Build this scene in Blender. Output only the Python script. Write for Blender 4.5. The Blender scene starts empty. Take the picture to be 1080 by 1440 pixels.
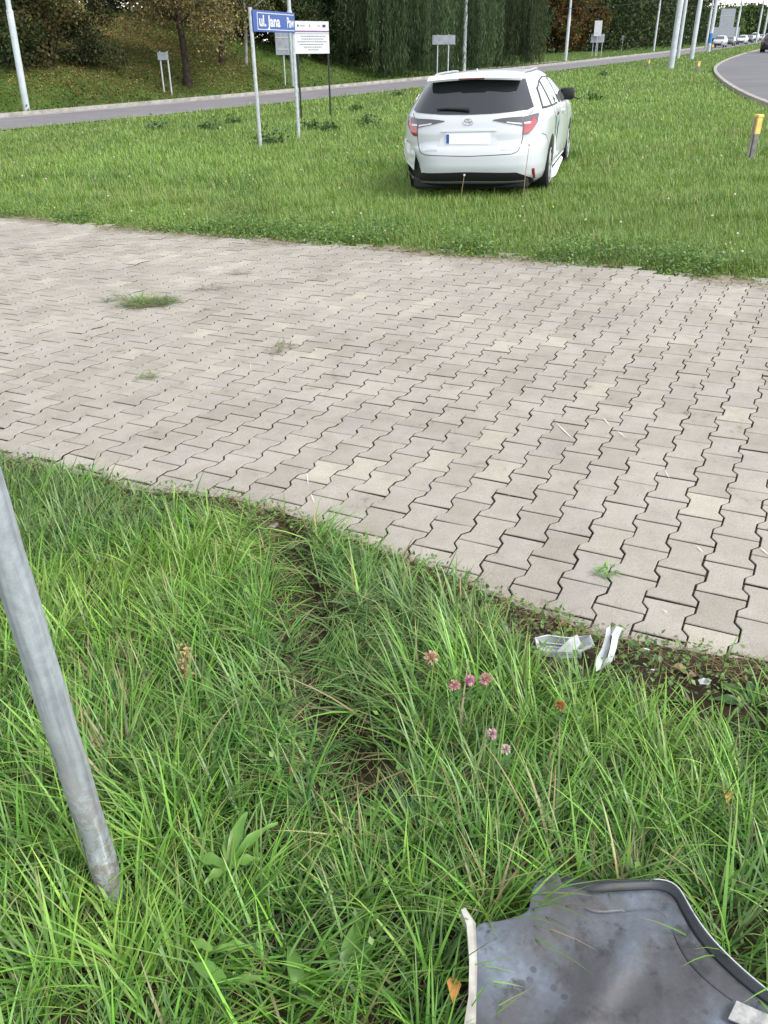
import bpy, bmesh, math
import numpy as np
from mathutils import Vector, Matrix
from mathutils.bvhtree import BVHTree

SC = bpy.context.scene
COL = SC.collection
rng = np.random.default_rng(11)
R = math.radians

# ------------------------------------------------------------------ camera, sky, sun, exposure
F_PX, PITCH, ROLL, SLOPE, EYE = 1175.0, R(28.9), R(-0.5), 0.0315, 1.626
cam = bpy.data.cameras.new('camera')
cam.sensor_fit = 'HORIZONTAL'; cam.sensor_width = 36.0; cam.lens = 36.0 * F_PX / 1080.0
cam.clip_start = 0.05; cam.clip_end = 3000
cam_ob = bpy.data.objects.new('camera', cam); COL.objects.link(cam_ob)
cam_ob.matrix_world = (Matrix.Translation((0, 0, EYE)) @ Matrix.Rotation(math.pi / 2 - PITCH, 4, 'X')
                       @ Matrix.Rotation(ROLL, 4, 'Z'))
SC.camera = cam_ob

world = bpy.data.worlds.new('World'); SC.world = world; world.use_nodes = True
wn = world.node_tree.nodes; wl = world.node_tree.links
SUN_EL, SUN_AZ = R(50), R(125)          # azimuth clockwise from +Y: behind the camera, to the right
sky = wn.new('ShaderNodeTexSky'); sky.sky_type = 'NISHITA'; sky.sun_disc = False
sky.sun_elevation = SUN_EL; sky.sun_rotation = SUN_AZ
sky.air_density = 1.0; sky.dust_density = 0.4; sky.ozone_density = 1.0
hs = wn.new('ShaderNodeHueSaturation'); hs.inputs['Saturation'].default_value = 0.22
wl.new(sky.outputs[0], hs.inputs['Color'])
wl.new(hs.outputs[0], wn['Background'].inputs['Color'])
wn['Background'].inputs['Strength'].default_value = 0.15
sun = bpy.data.lights.new('sun', 'SUN'); sun.energy = 1.5; sun.angle = R(24); sun.color = (1.0, 0.965, 0.91)
sun_ob = bpy.data.objects.new('sun', sun); COL.objects.link(sun_ob)
sdir = Vector((math.sin(SUN_AZ) * math.cos(SUN_EL), math.cos(SUN_AZ) * math.cos(SUN_EL), math.sin(SUN_EL)))
sun_ob.rotation_euler = sdir.to_track_quat('Z', 'Y').to_euler()
vs = SC.view_settings
vs.view_transform = 'Standard'; vs.look = 'None'; vs.exposure = 1.4; vs.gamma = 1.0
vs.use_curve_mapping = False
cy = SC.cycles
cy.max_bounces = 4; cy.diffuse_bounces = 2; cy.glossy_bounces = 2; cy.transmission_bounces = 3; cy.transparent_max_bounces = 4

# ------------------------------------------------------------------ helpers
def tag(o, label=None, cat=None, group=None, kind=None):
    if label: o['label'] = label
    if cat: o['category'] = cat
    if group: o['group'] = group
    if kind: o['kind'] = kind
    return o

def link(name, me, parent=None):
    o = bpy.data.objects.new(name, me); COL.objects.link(o)
    if parent is not None: o.parent = parent
    return o

def empty(name, loc=(0, 0, 0), rz=0.0):
    o = bpy.data.objects.new(name, None); COL.objects.link(o)
    o.location = loc; o.rotation_euler = (0, 0, rz); o.empty_display_size = 0.1
    return o

def copy_tree(o, parent=None):
    c = o.copy(); COL.objects.link(c)
    if parent is not None: c.parent = parent
    for ch in list(o.children): copy_tree(ch, c)
    return c

def np_mesh(name, V, T, col=None, mat=None, smooth=False):
    """fast triangle mesh from arrays, with an optional colour per vertex"""
    V = np.ascontiguousarray(V, np.float32); T = np.ascontiguousarray(T, np.int32)
    me = bpy.data.meshes.new(name)
    me.vertices.add(len(V)); me.vertices.foreach_set('co', V.ravel())
    me.loops.add(T.size); me.loops.foreach_set('vertex_index', T.ravel())
    me.polygons.add(len(T)); me.polygons.foreach_set('loop_start', np.arange(0, T.size, 3, dtype=np.int32))
    if smooth: me.polygons.foreach_set('use_smooth', np.ones(len(T), bool))
    if col is not None:
        at_ = me.color_attributes.new('Col', 'FLOAT_COLOR', 'POINT')
        c4 = np.ones((len(V), 4), np.float32); c4[:, :3] = col
        at_.data.foreach_set('color', c4.ravel())
    me.update(calc_edges=True)
    if mat: me.materials.append(mat)
    return me

def poly_mesh(name, V, F, mat=None, smooth=False):
    me = bpy.data.meshes.new(name)
    me.from_pydata([tuple(map(float, v)) for v in V], [], [tuple(int(i) for i in f) for f in F]); me.update()
    if smooth:
        for p in me.polygons: p.use_smooth = True
    if mat: me.materials.append(mat)
    return me

class MB:
    """collects boxes, tubes and sheets for ONE part"""
    def __init__(s): s.V = []; s.F = []
    def add(s, V, F):
        b = len(s.V); s.V += [tuple(map(float, v)) for v in V]; s.F += [tuple(int(i) + b for i in f) for f in F]; return s
    def box(s, lo, hi, M=None, bev=0.0):
        (x0, y0, z0), (x1, y1, z1) = lo, hi
        if bev <= 0:
            V = [(x0,y0,z0),(x1,y0,z0),(x1,y1,z0),(x0,y1,z0),(x0,y0,z1),(x1,y0,z1),(x1,y1,z1),(x0,y1,z1)]
            F = [(0,3,2,1),(4,5,6,7),(0,1,5,4),(1,2,6,5),(2,3,7,6),(3,0,4,7)]
        else:
            bm = bmesh.new(); bmesh.ops.create_cube(bm, size=1)
            for v in bm.verts: v.co = Vector(((x0+x1)/2 + v.co.x*(x1-x0), (y0+y1)/2 + v.co.y*(y1-y0), (z0+z1)/2 + v.co.z*(z1-z0)))
            bmesh.ops.bevel(bm, geom=list(bm.edges), offset=bev, segments=2, affect='EDGES', profile=0.5)
            bm.verts.index_update(); V = [tuple(v.co) for v in bm.verts]; F = [[v.index for v in f.verts] for f in bm.faces]; bm.free()
        if M is not None: V = [tuple(M @ Vector(v)) for v in V]
        return s.add(V, F)
    def tube(s, pts, rad, n=8, cap=True, squash=None):
        pts = [Vector(p) for p in pts]
        if not hasattr(rad, '__len__'): rad = [rad] * len(pts)
        V = []; F = []
        ref = None
        for i, p in enumerate(pts):
            d = (pts[min(i+1, len(pts)-1)] - pts[max(i-1, 0)]).normalized()
            if ref is None:
                ref = Vector((1, 0, 0)) if abs(d.x) < 0.8 else Vector((0, 1, 0))
            u = (ref - d * ref.dot(d)).normalized(); w = d.cross(u); ref = u
            for k in range(n):
                a = 2 * math.pi * k / n
                V.append(p + (u * math.cos(a) + w * math.sin(a) * (squash or 1)) * rad[i])
        for i in range(len(pts) - 1):
            for k in range(n):
                F.append((i*n+k, i*n+(k+1) % n, (i+1)*n+(k+1) % n, (i+1)*n+k))
        if cap:
            F.append(tuple(range(n-1, -1, -1))); F.append(tuple((len(pts)-1)*n + k for k in range(n)))
        return s.add(V, F)
    def sheet(s, outline, thick, M=None):
        """flat polygon (local x,z) extruded along y"""
        n = len(outline)
        V = [(x, -thick/2, z) for x, z in outline] + [(x, thick/2, z) for x, z in outline]
        F = [tuple(range(n)), tuple(range(2*n-1, n-1, -1))] + [(i, n+i, n+(i+1) % n, (i+1) % n) for i in range(n)]
        if M is not None: V = [tuple(M @ Vector(v)) for v in V]
        return s.add(V, F)
    def build(s, name, mat, parent=None, smooth=False, sharp=40):
        me = poly_mesh(name, s.V, s.F, mat, smooth)
        if smooth: me.set_sharp_from_angle(angle=R(sharp))
        return link(name, me, parent)

def frac(a): return a - np.floor(a)
def vnoise(x, y, s, seed=0):
    x = np.asarray(x, float) / s; y = np.asarray(y, float) / s
    ix, iy = np.floor(x), np.floor(y); fx, fy = x - ix, y - iy
    fx = fx*fx*(3-2*fx); fy = fy*fy*(3-2*fy)
    h = lambda a, b: frac(np.sin(a*127.1 + b*311.7 + seed*74.7) * 43758.5453)
    return (h(ix,iy)*(1-fx) + h(ix+1,iy)*fx)*(1-fy) + (h(ix,iy+1)*(1-fx) + h(ix+1,iy+1)*fx)*fy
def fbm(x, y, s, seed=0): return (vnoise(x,y,s,seed)*4 + vnoise(x,y,s/2.1,seed+1)*2 + vnoise(x,y,s/4.3,seed+2)) / 7
def sstep(a, b, x): t = np.clip((np.asarray(x, float)-a)/(b-a), 0, 1); return t*t*(3-2*t)

# ------------------------------------------------------------------ materials
MATS = {}
def new_mat(name):
    m = bpy.data.materials.new(name); m.use_nodes = True; MATS[name] = m
    return m, m.node_tree.nodes, m.node_tree.links, m.node_tree.nodes['Principled BSDF']

def ramp(n, l, src, stops):
    r = n.new('ShaderNodeValToRGB'); l.new(src, r.inputs[0]); e = r.color_ramp.elements
    e[0].position, e[0].color = stops[0][0], (*stops[0][1], 1)
    e[1].position, e[1].color = stops[-1][0], (*stops[-1][1], 1)
    for p, c in stops[1:-1]: k = e.new(p); k.color = (*c, 1)
    return r.outputs[0]

def noise(n, l, scale, detail=4, rough=0.6, coord='Object'):
    tc = n.new('ShaderNodeTexCoord'); t = n.new('ShaderNodeTexNoise')
    t.inputs['Scale'].default_value = scale; t.inputs['Detail'].default_value = detail; t.inputs['Roughness'].default_value = rough
    if coord == 'World':
        g = n.new('ShaderNodeNewGeometry'); l.new(g.outputs['Position'], t.inputs['Vector'])
    else: l.new(tc.outputs[coord], t.inputs['Vector'])
    return t.outputs['Fac']

def mixc(n, l, fac, a, b, mode='MIX'):
    m = n.new('ShaderNodeMix'); m.data_type = 'RGBA'; m.blend_type = mode
    for k, v in (('Factor', fac), ('A', a), ('B', b)):
        s = [i for i in m.inputs if i.name == k and (i.type == 'RGBA' or k == 'Factor') and i.enabled]
        s = s[0]
        if hasattr(v, 'node'): l.new(v, s)
        elif k == 'Factor': s.default_value = v
        else: s.default_value = (*v, 1)
    return [o for o in m.outputs if o.type == 'RGBA' and o.enabled][0]

def bump(n, l, bsdf, h, strength=0.3, dist=0.01):
    b = n.new('ShaderNodeBump'); b.inputs['Strength'].default_value = strength; b.inputs['Distance'].default_value = dist
    l.new(h, b.inputs['Height']); l.new(b.outputs[0], bsdf.inputs['Normal'])

def simple(name, c1, c2=None, scale=20, rough=0.6, metal=0.0, spec=0.5, bmp=0.0, bdist=0.01, coat=0.0, lo=0.35, hi=0.65, coord='Object', detail=4):
    m, n, l, b = new_mat(name)
    b.inputs['Roughness'].default_value = rough; b.inputs['Metallic'].default_value = metal
    b.inputs['Specular IOR Level'].default_value = spec; b.inputs['Coat Weight'].default_value = coat
    b.inputs['Coat Roughness'].default_value = 0.04
    if c2 is None: b.inputs['Base Color'].default_value = (*c1, 1)
    if c2 is not None or bmp:
        f = noise(n, l, scale, detail, coord=coord)
        if c2 is not None: l.new(ramp(n, l, f, [(lo, c1), (hi, c2)]), b.inputs['Base Color'])
        if bmp: bump(n, l, b, f, bmp, bdist)
    return m

def foliage(name, trans=0.35, rough=0.55, spec=0.25):
    """leaf or blade coloured by its own vertex colour, letting some light through"""
    m, n, l, b = new_mat(name)
    a = n.new('ShaderNodeVertexColor'); a.layer_name = 'Col'
    b.inputs['Roughness'].default_value = rough; b.inputs['Specular IOR Level'].default_value = spec
    l.new(a.outputs[0], b.inputs['Base Color'])
    t = n.new('ShaderNodeBsdfTranslucent')
    hv = n.new('ShaderNodeHueSaturation'); hv.inputs['Saturation'].default_value = 1.1; hv.inputs['Value'].default_value = 1.25
    l.new(a.outputs[0], hv.inputs['Color']); l.new(hv.outputs[0], t.inputs['Color'])
    mx = n.new('ShaderNodeMixShader'); mx.inputs[0].default_value = trans
    l.new(b.outputs[0], mx.inputs[1]); l.new(t.outputs[0], mx.inputs[2])
    l.new(mx.outputs[0], n['Material Output'].inputs['Surface'])
    return m

M_grass = foliage('grass_blade', 0.26, 0.42, 0.5)
M_leaf = foliage('tree_leaf', 0.25, 0.65, 0.15)
M_dry = foliage('dry_stalk', 0.15, 0.8, 0.1)

def ground_mat():
    m, n, l, b = new_mat('lawn_soil')
    f = noise(n, l, 0.35, 5, 0.65, 'World'); f2 = noise(n, l, 9, 5, 0.7, 'World')
    c = ramp(n, l, f, [(0.3, (0.045, 0.075, 0.018)), (0.5, (0.07, 0.115, 0.024)), (0.7, (0.10, 0.14, 0.035))])
    c2 = ramp(n, l, f2, [(0.3, (0.4, 0.42, 0.32)), (0.7, (1, 1, 1))])
    l.new(mixc(n, l, 0.7, c, c2, 'MULTIPLY'), b.inputs['Base Color'])
    b.inputs['Roughness'].default_value = 0.95; b.inputs['Specular IOR Level'].default_value = 0.1
    bump(n, l, b, f2, 0.8, 0.05); return m
M_ground = ground_mat()

def soil_mat():
    m, n, l, b = new_mat('verge_soil')
    f = noise(n, l, 7, 6, 0.7, 'World'); f2 = noise(n, l, 60, 5, 0.75, 'World')
    c = ramp(n, l, f, [(0.3, (0.030, 0.021, 0.013)), (0.55, (0.055, 0.040, 0.026)), (0.75, (0.095, 0.073, 0.045))])
    c2 = ramp(n, l, f2, [(0.3, (0.45, 0.42, 0.4)), (0.7, (1.1, 1.05, 1))])
    l.new(mixc(n, l, 0.8, c, c2, 'MULTIPLY'), b.inputs['Base Color'])
    b.inputs['Roughness'].default_value = 0.95; b.inputs['Specular IOR Level'].default_value = 0.15
    bump(n, l, b, f2, 0.9, 0.02); return m
M_soil = soil_mat()

def paver_mat(name, single):
    m, n, l, b = new_mat(name)
    if single: t = n.new('ShaderNodeObjectInfo').outputs['Random']
    else:
        a = n.new('ShaderNodeVertexColor'); a.layer_name = 'Col'
        s = n.new('ShaderNodeSeparateColor'); l.new(a.outputs[0], s.inputs[0]); t = s.outputs[0]
    base = ramp(n, l, t, [(0.0, (0.280, 0.266, 0.240)), (0.3, (0.315, 0.302, 0.276)), (0.6, (0.328, 0.316, 0.292)), (0.85, (0.300, 0.292, 0.274)), (1.0, (0.372, 0.356, 0.316))])
    big = noise(n, l, 1.1, 4, 0.6, 'World'); mid = noise(n, l, 6.5, 5, 0.7, 'World'); fine = noise(n, l, 240, 3, 0.8, 'World')
    c = mixc(n, l, 1.0, base, ramp(n, l, big, [(0.3, (0.87, 0.838, 0.795)), (0.65, (1.06, 1.022, 0.975))]), 'MULTIPLY')
    c = mixc(n, l, 1.0, c, ramp(n, l, mid, [(0.25, (0.52, 0.45, 0.38)), (0.37, (0.88, 0.86, 0.84)), (0.6, (1.0, 1.0, 1.0)), (0.8, (1.07, 1.06, 1.04))]), 'MULTIPLY')
    c = mixc(n, l, 1.0, c, ramp(n, l, fine, [(0.32, (0.66, 0.64, 0.62)), (0.5, (1, 1, 1)), (0.7, (1.2, 1.2, 1.19))]), 'MULTIPLY')
    l.new(c, b.inputs['Base Color'])
    b.inputs['Roughness'].default_value = 0.88; b.inputs['Specular IOR Level'].default_value = 0.25
    bump(n, l, b, fine, 0.5, 0.003); return m
M_paver1 = paver_mat('concrete_paver', True); M_paverN = paver_mat('concrete_paver_field', False)
M_soiled = simple('soiled_paver_side', (0.036, 0.030, 0.023), (0.080, 0.068, 0.052), 40, 0.95, spec=0.1, coord='World')
M_bed = simple('joint_sand', (0.036, 0.030, 0.023), (0.085, 0.072, 0.054), 9, 0.95, spec=0.1, bmp=0.6, coord='World')
M_asph = simple('asphalt', (0.125, 0.118, 0.125), (0.185, 0.175, 0.18), 0.7, 0.85, spec=0.3, coord='World', lo=0.25, hi=0.75, detail=8)
M_asph2 = simple('asphalt_smooth', (0.085, 0.082, 0.090), (0.135, 0.130, 0.138), 0.35, 0.8, spec=0.35, coord='World', lo=0.25, hi=0.75, detail=8)
M_kerb = simple('kerb_concrete', (0.22, 0.20, 0.17), (0.36, 0.34, 0.31), 3, 0.9, spec=0.2, coord='World', bmp=0.3)
M_dirt = simple('bare_path', (0.20, 0.17, 0.12), (0.30, 0.26, 0.19), 1.5, 0.95, spec=0.1, coord='World')
M_mark = simple('road_paint', (0.45, 0.45, 0.44), (0.62, 0.62, 0.60), 5, 0.8, coord='World')
M_galv = simple('galvanised_steel', (0.36, 0.38, 0.40), (0.50, 0.52, 0.54), 14, 0.5, metal=0.35, bmp=0.1)
M_polew = simple('pale_painted_pole', (0.34, 0.38, 0.40), (0.45, 0.48, 0.50), 2.5, 0.6, spec=0.3)
M_blackm = simple('black_painted_steel', (0.012, 0.013, 0.014), rough=0.5)
M_signblue = simple('blue_sign_enamel', (0.006, 0.045, 0.23), (0.008, 0.055, 0.27), 4, 0.35)
M_signwhite = simple('white_sign_face', (0.47, 0.48, 0.49), (0.53, 0.535, 0.54), 3, 0.45)
M_signback = simple('grey_sign_back', (0.20, 0.22, 0.25), (0.28, 0.30, 0.33), 4, 0.6, metal=0.2)
M_ink = simple('grey_print', (0.16, 0.16, 0.19), rough=0.6)
M_purple = simple('purple_band', (0.16, 0.075, 0.20), rough=0.5)
M_navy = simple('navy_print', (0.02, 0.025, 0.08), rough=0.5)
M_yellow = simple('weathered_yellow_paint', (0.50, 0.36, 0.09), (0.66, 0.50, 0.14), 9, 0.7)
M_wood = simple('grey_weathered_concrete', (0.11, 0.105, 0.10), (0.20, 0.19, 0.18), 12, 0.9, bmp=0.4)
M_bark = simple('bark', (0.022, 0.017, 0.013), (0.060, 0.048, 0.038), 6, 0.95, spec=0.1, bmp=0.8, bdist=0.03)
M_birch = simple('birch_bark', (0.10, 0.09, 0.08), (0.34, 0.33, 0.30), 3, 0.9, spec=0.1)
M_wire = simple('cable_black', (0.02, 0.02, 0.022), rough=0.6)

# ------------------------------------------------------------------ the lie of the land
FAR_EDGE = np.array([(-34.0, 10.0), (-14.1, 34.1), (-11.0, 37.6), (-6.9, 42.8), (-2.4, 49.3), (2.6, 56.6), (19.0, 88.0), (37.6, 124.0), (56.4, 165.0), (88.0, 232.0), (130.0, 320.0)])
NEAR_EDGE = np.array([(-28.0, 6.0), (-11.3, 27.0), (-8.6, 29.8), (-4.5, 34.6), (-1.4, 39.2), (3.0, 46.6), (14.5, 67.5), (27.5, 91.5), (40.3, 117.0), (62.5, 163.0), (94.0, 230.0), (136.0, 318.0)])
RIGHT_EDGE = np.array([(7.7, 4.0), (8.2, 12.0), (8.9, 18.5), (9.6, 22.8), (10.6, 26.4), (12.3, 32.7), (14.8, 40.9), (17.6, 49.6), (21.1, 59.0), (26.4, 71.7), (33.3, 87.3), (44.1, 110.4), (65.0, 155.0), (96.0, 222.0), (140.0, 315.0)])
def smooth_line(P, step):
    t = np.concatenate([[0], np.cumsum(np.hypot(*np.diff(P, axis=0).T))])
    s = np.arange(0, t[-1], step); x = np.interp(s, t, P[:, 0]); y = np.interp(s, t, P[:, 1])
    for _ in range(14):
        x[1:-1] = (x[:-2] + 2*x[1:-1] + x[2:]) / 4; y[1:-1] = (y[:-2] + 2*y[1:-1] + y[2:]) / 4
    return np.stack([x, y], 1)
FARL, NEARL, RIGHTL = (smooth_line(P, 1.5) for P in (FAR_EDGE, NEAR_EDGE, RIGHT_EDGE))
xfar = lambda y: np.interp(y, FARL[:, 1], FARL[:, 0])
xnear = lambda y: np.interp(y, NEARL[:, 1], NEARL[:, 0])
xright = lambda y: np.interp(y, RIGHTL[:, 1], RIGHTL[:, 0])
DN = np.array([(-8, 7.2), (-4, 4.85), (-1.84, 3.65), (-1.58, 3.51), (-1.31, 3.38), (-1.01, 3.21), (-.72, 3.12), (-.5, 3.01), (-.28, 2.88), (-.05, 2.70), (.15, 2.54), (.36, 2.34), (.51, 2.23), (.65, 2.13), (.78, 2.05), (.94, 1.99), (1.12, 1.91), (2.2, 1.35), (6, -.9)])
DF = np.array([(-9, 13.6), (-4.71, 10.8), (-2.59, 9.38), (-1.49, 8.76), (-.45, 8.2), (.65, 7.56), (1.55, 7.03), (2.22, 6.52), (2.82, 6.12), (4.5, 5.0), (8.5, 2.3)])
dnear = lambda x: np.interp(x, DN[:, 0], DN[:, 1]) - 0.035     # edge of the paving nearest the camera
dfar = lambda x: np.interp(x, DF[:, 0], DF[:, 1])      # edge of the paving by the lawn

def terrain(x, y):
    x = np.asarray(x, float); y = np.asarray(y, float)
    d = (xfar(y) - x) * 0.80
    s = 0.6*x + 0.8*y
    h = 0.46 * np.clip(d - 4.0, 0, None); h = 7.5 * (1 - np.exp(-h / 7.5))
    h = h * (1 - 0.93*sstep(42, 57, s)) + 0.25*vnoise(x, y, 3.0, 5)*sstep(4, 7, d)
    return SLOPE*np.clip(x, -60, 400) + np.where(d > 0, h, 0)

def ray(px, py):
    a, b = px - 540.0, py - 720.0
    c, s = math.cos(ROLL), math.sin(ROLL)
    a, b = a*c + b*s, -a*s + b*c
    X, up = a / F_PX, -b / F_PX
    return np.array([X, math.cos(PITCH) + up*math.sin(PITCH), -math.sin(PITCH) + up*math.cos(PITCH)])
def at(px, py, h=0.0):
    """point of the sloping ground plane (raised by h) seen at a place in the photograph"""
    r = ray(px, py); t = (EYE - h) / (SLOPE*r[0] - r[2]); return np.array([0, 0, EYE]) + t*r
def on(px, py):
    """the same, on the hilly terrain"""
    r = ray(px, py); t = 2.0
    while t < 600:
        p = np.array([0, 0, EYE]) + t*r
        if p[2] < terrain(p[0], p[1]): return p
        t *= 1.003
    return p
def at_y(px, py, Y): r = ray(px, py); return np.array([0, 0, EYE]) + r*(Y / r[1])

def strip(name, A, B, z, mat, kind='structure', thick=0.0):
    """ribbon between two edge lines, laid on the ground"""
    n = min(len(A), len(B)); V = []; F = []
    for p, q in zip(A[:n], B[:n]):
        V.append((p[0], p[1], SLOPE*p[0] + z)); V.append((q[0], q[1], SLOPE*q[0] + z))
    for i in range(n - 1): F.append((2*i, 2*i+1, 2*i+3, 2*i+2))
    if thick:
        b = len(V); V += [(v[0], v[1], v[2] - thick) for v in V]
        for i in range(n - 1): F.append((2*i, 2*i+2, b+2*i+2, b+2*i)); F.append((2*i+1, b+2*i+1, b+2*i+3, 2*i+3))
    o = link(name, poly_mesh(name, V, F, mat)); tag(o, kind=kind); return o
def offset(L, d):
    t = np.gradient(L, axis=0); t /= np.linalg.norm(t, axis=1)[:, None]
    return L + np.stack([t[:, 1], -t[:, 0]], 1)*d

# ground: one sheet to the horizon
def graded(a, b, lo, hi, fine, ratio=1.12):
    mid = list(np.arange(lo, hi + 1e-6, fine)); s = fine; x = hi; up = []
    while x < b: s *= ratio; x += s; up.append(x)
    s = fine; x = lo; dn = []
    while x > a: s *= ratio; x -= s; dn.append(x)
    return np.array(dn[::-1] + mid + up)
xs = graded(-700, 900, -32, 12, 0.8); ys = graded(-60, 1500, 20, 70, 0.8)
gx, gy = np.meshgrid(xs, ys); gz = terrain(gx, gy)
nx, ny = len(xs), len(ys)
ii = (np.arange(ny-1)[:, None]*nx + np.arange(nx-1)[None, :]).ravel()
T = np.concatenate([np.stack([ii, ii+1, ii+nx+1], 1), np.stack([ii, ii+nx+1, ii+nx], 1)])
o = link('ground', np_mesh('ground', np.stack([gx.ravel(), gy.ravel(), gz.ravel()], 1), T, None, M_ground, True)); tag(o, kind='structure')

def resample(L, n): 
    t = np.linspace(0, 1, len(L)); s = np.linspace(0, 1, n); return np.stack([np.interp(s, t, L[:, 0]), np.interp(s, t, L[:, 1])], 1)
yy = np.arange(8, 300, 1.5)
FARU = np.stack([xfar(yy), yy], 1); NEARU = np.stack([xnear(yy), yy], 1); RIGHTU = np.stack([xright(yy), yy], 1)
strip('far_road', FARU, NEARU, 0.02, M_asph)
strip('near_road', RIGHTU, offset(RIGHTU, 9.0), 0.02, M_asph2)
strip('far_road_kerb', offset(FARU, -0.22), FARU, 0.15, M_kerb, thick=0.16)
strip('near_road_kerb', offset(RIGHTU, -0.15), RIGHTU, 0.10, M_kerb, thick=0.12)
strip('far_road_edge_line', offset(FARU, 0.55), offset(FARU, 0.70), 0.026, M_mark)
P0, P1, P2 = on(600, 102), on(690, 96), on(765, 86)
strip('dirt_path', np.array([P0[:2]+(0, 1.0), P1[:2]+(0, 2.5), P2[:2]+(0, 5)]), np.array([P0[:2], P1[:2]+(0.5, -1.5), P2[:2]+(2, -2)]), 0.03, M_dirt)

# ------------------------------------------------------------------ the paved driveway, stone by stone
def settle(x, y): return 0.010*(vnoise(x, y, 1.3, 3) - 0.5)
bx = np.linspace(-7.5, 6.0, 136); bt = np.linspace(0, 1, 60)
bX, bT = np.meshgrid(bx, bt); bY = (dnear(bX) - 0.30)*(1 - bT) + (dfar(bX) + 0.30)*bT
bZ = SLOPE*bX + 0.0105 + settle(bX, bY) - 0.012*sstep(0.0, -0.2, bY - dnear(bX)) - 0.012*sstep(0.0, 0.2, bY - dfar(bX))
ii = (np.arange(59)[:, None]*136 + np.arange(135)[None]).ravel()
drv = link('driveway', np_mesh('driveway', np.stack([bX.ravel(), bY.ravel(), bZ.ravel()], 1), np.concatenate([np.stack([ii, ii+1, ii+137], 1), np.stack([ii, ii+137, ii+136], 1)]), None, M_bed, True)); tag(drv, kind='structure')
TH = R(-27.1); CW, CL = 0.1412, 0.2005
ex = np.array([math.cos(TH), math.sin(TH)]); ey = np.array([-math.sin(TH), math.cos(TH)])
ORG = np.array([0.93, 2.237]) + ey*CL/2
a1, a0 = 0.0815 - 0.0024, 0.0585 - 0.0024; hl = 0.0960
half = [(-hl, a1), (-0.066, a1), (-0.036, a0), (0.036, a0), (0.066, a1), (hl, a1)]
outl = [(x, v) for v, x in half] + [(-x, v) for v, x in half[::-1]]
outl = np.array(outl); NO = len(outl)
def inset(o, d):
    p = np.roll(o, 1, 0); q = np.roll(o, -1, 0)
    def nrm(a, b): t = b - a; t = t / np.linalg.norm(t, axis=1)[:, None]; return np.stack([-t[:, 1], t[:, 0]], 1)
    n1, n2 = nrm(p, o), nrm(o, q); m = n1 + n2; m = m / (1 + np.sum(n1*n2, 1))[:, None]
    return o + m*d
ins = inset(outl, 0.0020)
if abs(ins[:, 0]).max() > abs(outl[:, 0]).max(): ins = inset(outl, -0.0020)
pv = np.concatenate([np.c_[ins, np.full(NO, 0.0)], np.c_[outl, np.full(NO, -0.0030)], np.c_[outl, np.full(NO, -0.05)]])
pf = [tuple(range(NO))]
for r_ in (0, 1):
    for i in range(NO): j = (i+1) % NO; pf.append((r_*NO+j, r_*NO+i, (r_+1)*NO+i, (r_+1)*NO+j))
area2 = np.sum(ins[:, 0]*np.roll(ins[:, 1], -1) - np.roll(ins[:, 0], -1)*ins[:, 1])
if area2 < 0: pf = [f[::-1] for f in pf]
spots = []
for c in range(-75, 60):
    for r_ in range(-70, 80):
        p = ORG + ex*CW*c + ey*CL*(r_ + (0.5 if c % 2 else 0.0))
        x, y = p
        if x < -6.6 or x > 5.2: continue
        w = 0.05*math.sin(c*1.7 + r_)
        if y < dnear(x) - 0.13 + w or y > dfar(x) + 0.12 + w: continue
        spots.append((x, y))
spots = np.array(spots)
def px_of(x, y, z):
    dz = z - EYE; d = y*math.cos(PITCH) - dz*math.sin(PITCH); up = y*math.sin(PITCH) + dz*math.cos(PITCH)
    a, b = F_PX*x/d, -F_PX*up/d; c, s = math.cos(ROLL), math.sin(ROLL)
    return 540 + a*c - b*s, 720 + a*s + b*c, d
sx_, sy_, sd_ = px_of(spots[:, 0], spots[:, 1], SLOPE*spots[:, 0])
vis = (sx_ > -15) & (sx_ < 1095) & (sy_ < 1440)
order = np.argsort(np.where(vis, sd_, 1e3)); single = np.zeros(len(spots), bool); single[order[:298]] = True
paver_me = poly_mesh('paver', pv, pf, M_paver1); paver_me.materials.append(M_soiled)
for i, p in enumerate(paver_me.polygons): p.material_index = 1 if i > NO else 0
dips = [at(150, 374)[:2], at(185, 372)[:2], at(100, 477)[:2], at(45, 660)[:2], at(30, 588)[:2], at(853, 486)[:2]]
bV = []; bF = []; bC = []
for k, (x, y) in enumerate(spots):
    near_dip = min(np.hypot(x - q[0], y - q[1]) for q in dips) < 0.22
    amp = 2.2 if near_dip else (2.0 if rng.random() < 0.06 else 1.0)
    tx, ty = rng.normal(0, 0.0055*amp, 2); dz = abs(rng.normal(0, 0.0012*amp)); ra = rng.normal(0, 0.008*amp)
    zz = SLOPE*x + 0.020 + dz + float(settle(x, y))
    M = Matrix.Translation((x + rng.normal(0, .0006), y + rng.normal(0, .0006), zz)) @ Matrix.Rotation(-math.atan(SLOPE) + ty, 4, 'Y') @ Matrix.Rotation(tx, 4, 'X') @ Matrix.Rotation(TH + ra, 4, 'Z')
    if single[k]:
        o = link('paver', paver_me, drv); o.matrix_world = M
    else:
        b = len(bV)*3*NO
        m = np.array(M)
        bV.append(pv @ m[:3, :3].T + m[:3, 3]); bF += [tuple(i + b for i in f) for f in pf]
        bC.append(np.full((3*NO, 3), rng.random()))
bV = np.concatenate(bV); bC = np.concatenate(bC)
me = poly_mesh('paver_field', bV, bF, M_paverN); me.materials.append(M_soiled)
me.polygons.foreach_set('material_index', np.tile((np.arange(len(pf)) > NO).astype(np.int32), len(bV)//(3*NO)))
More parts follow.
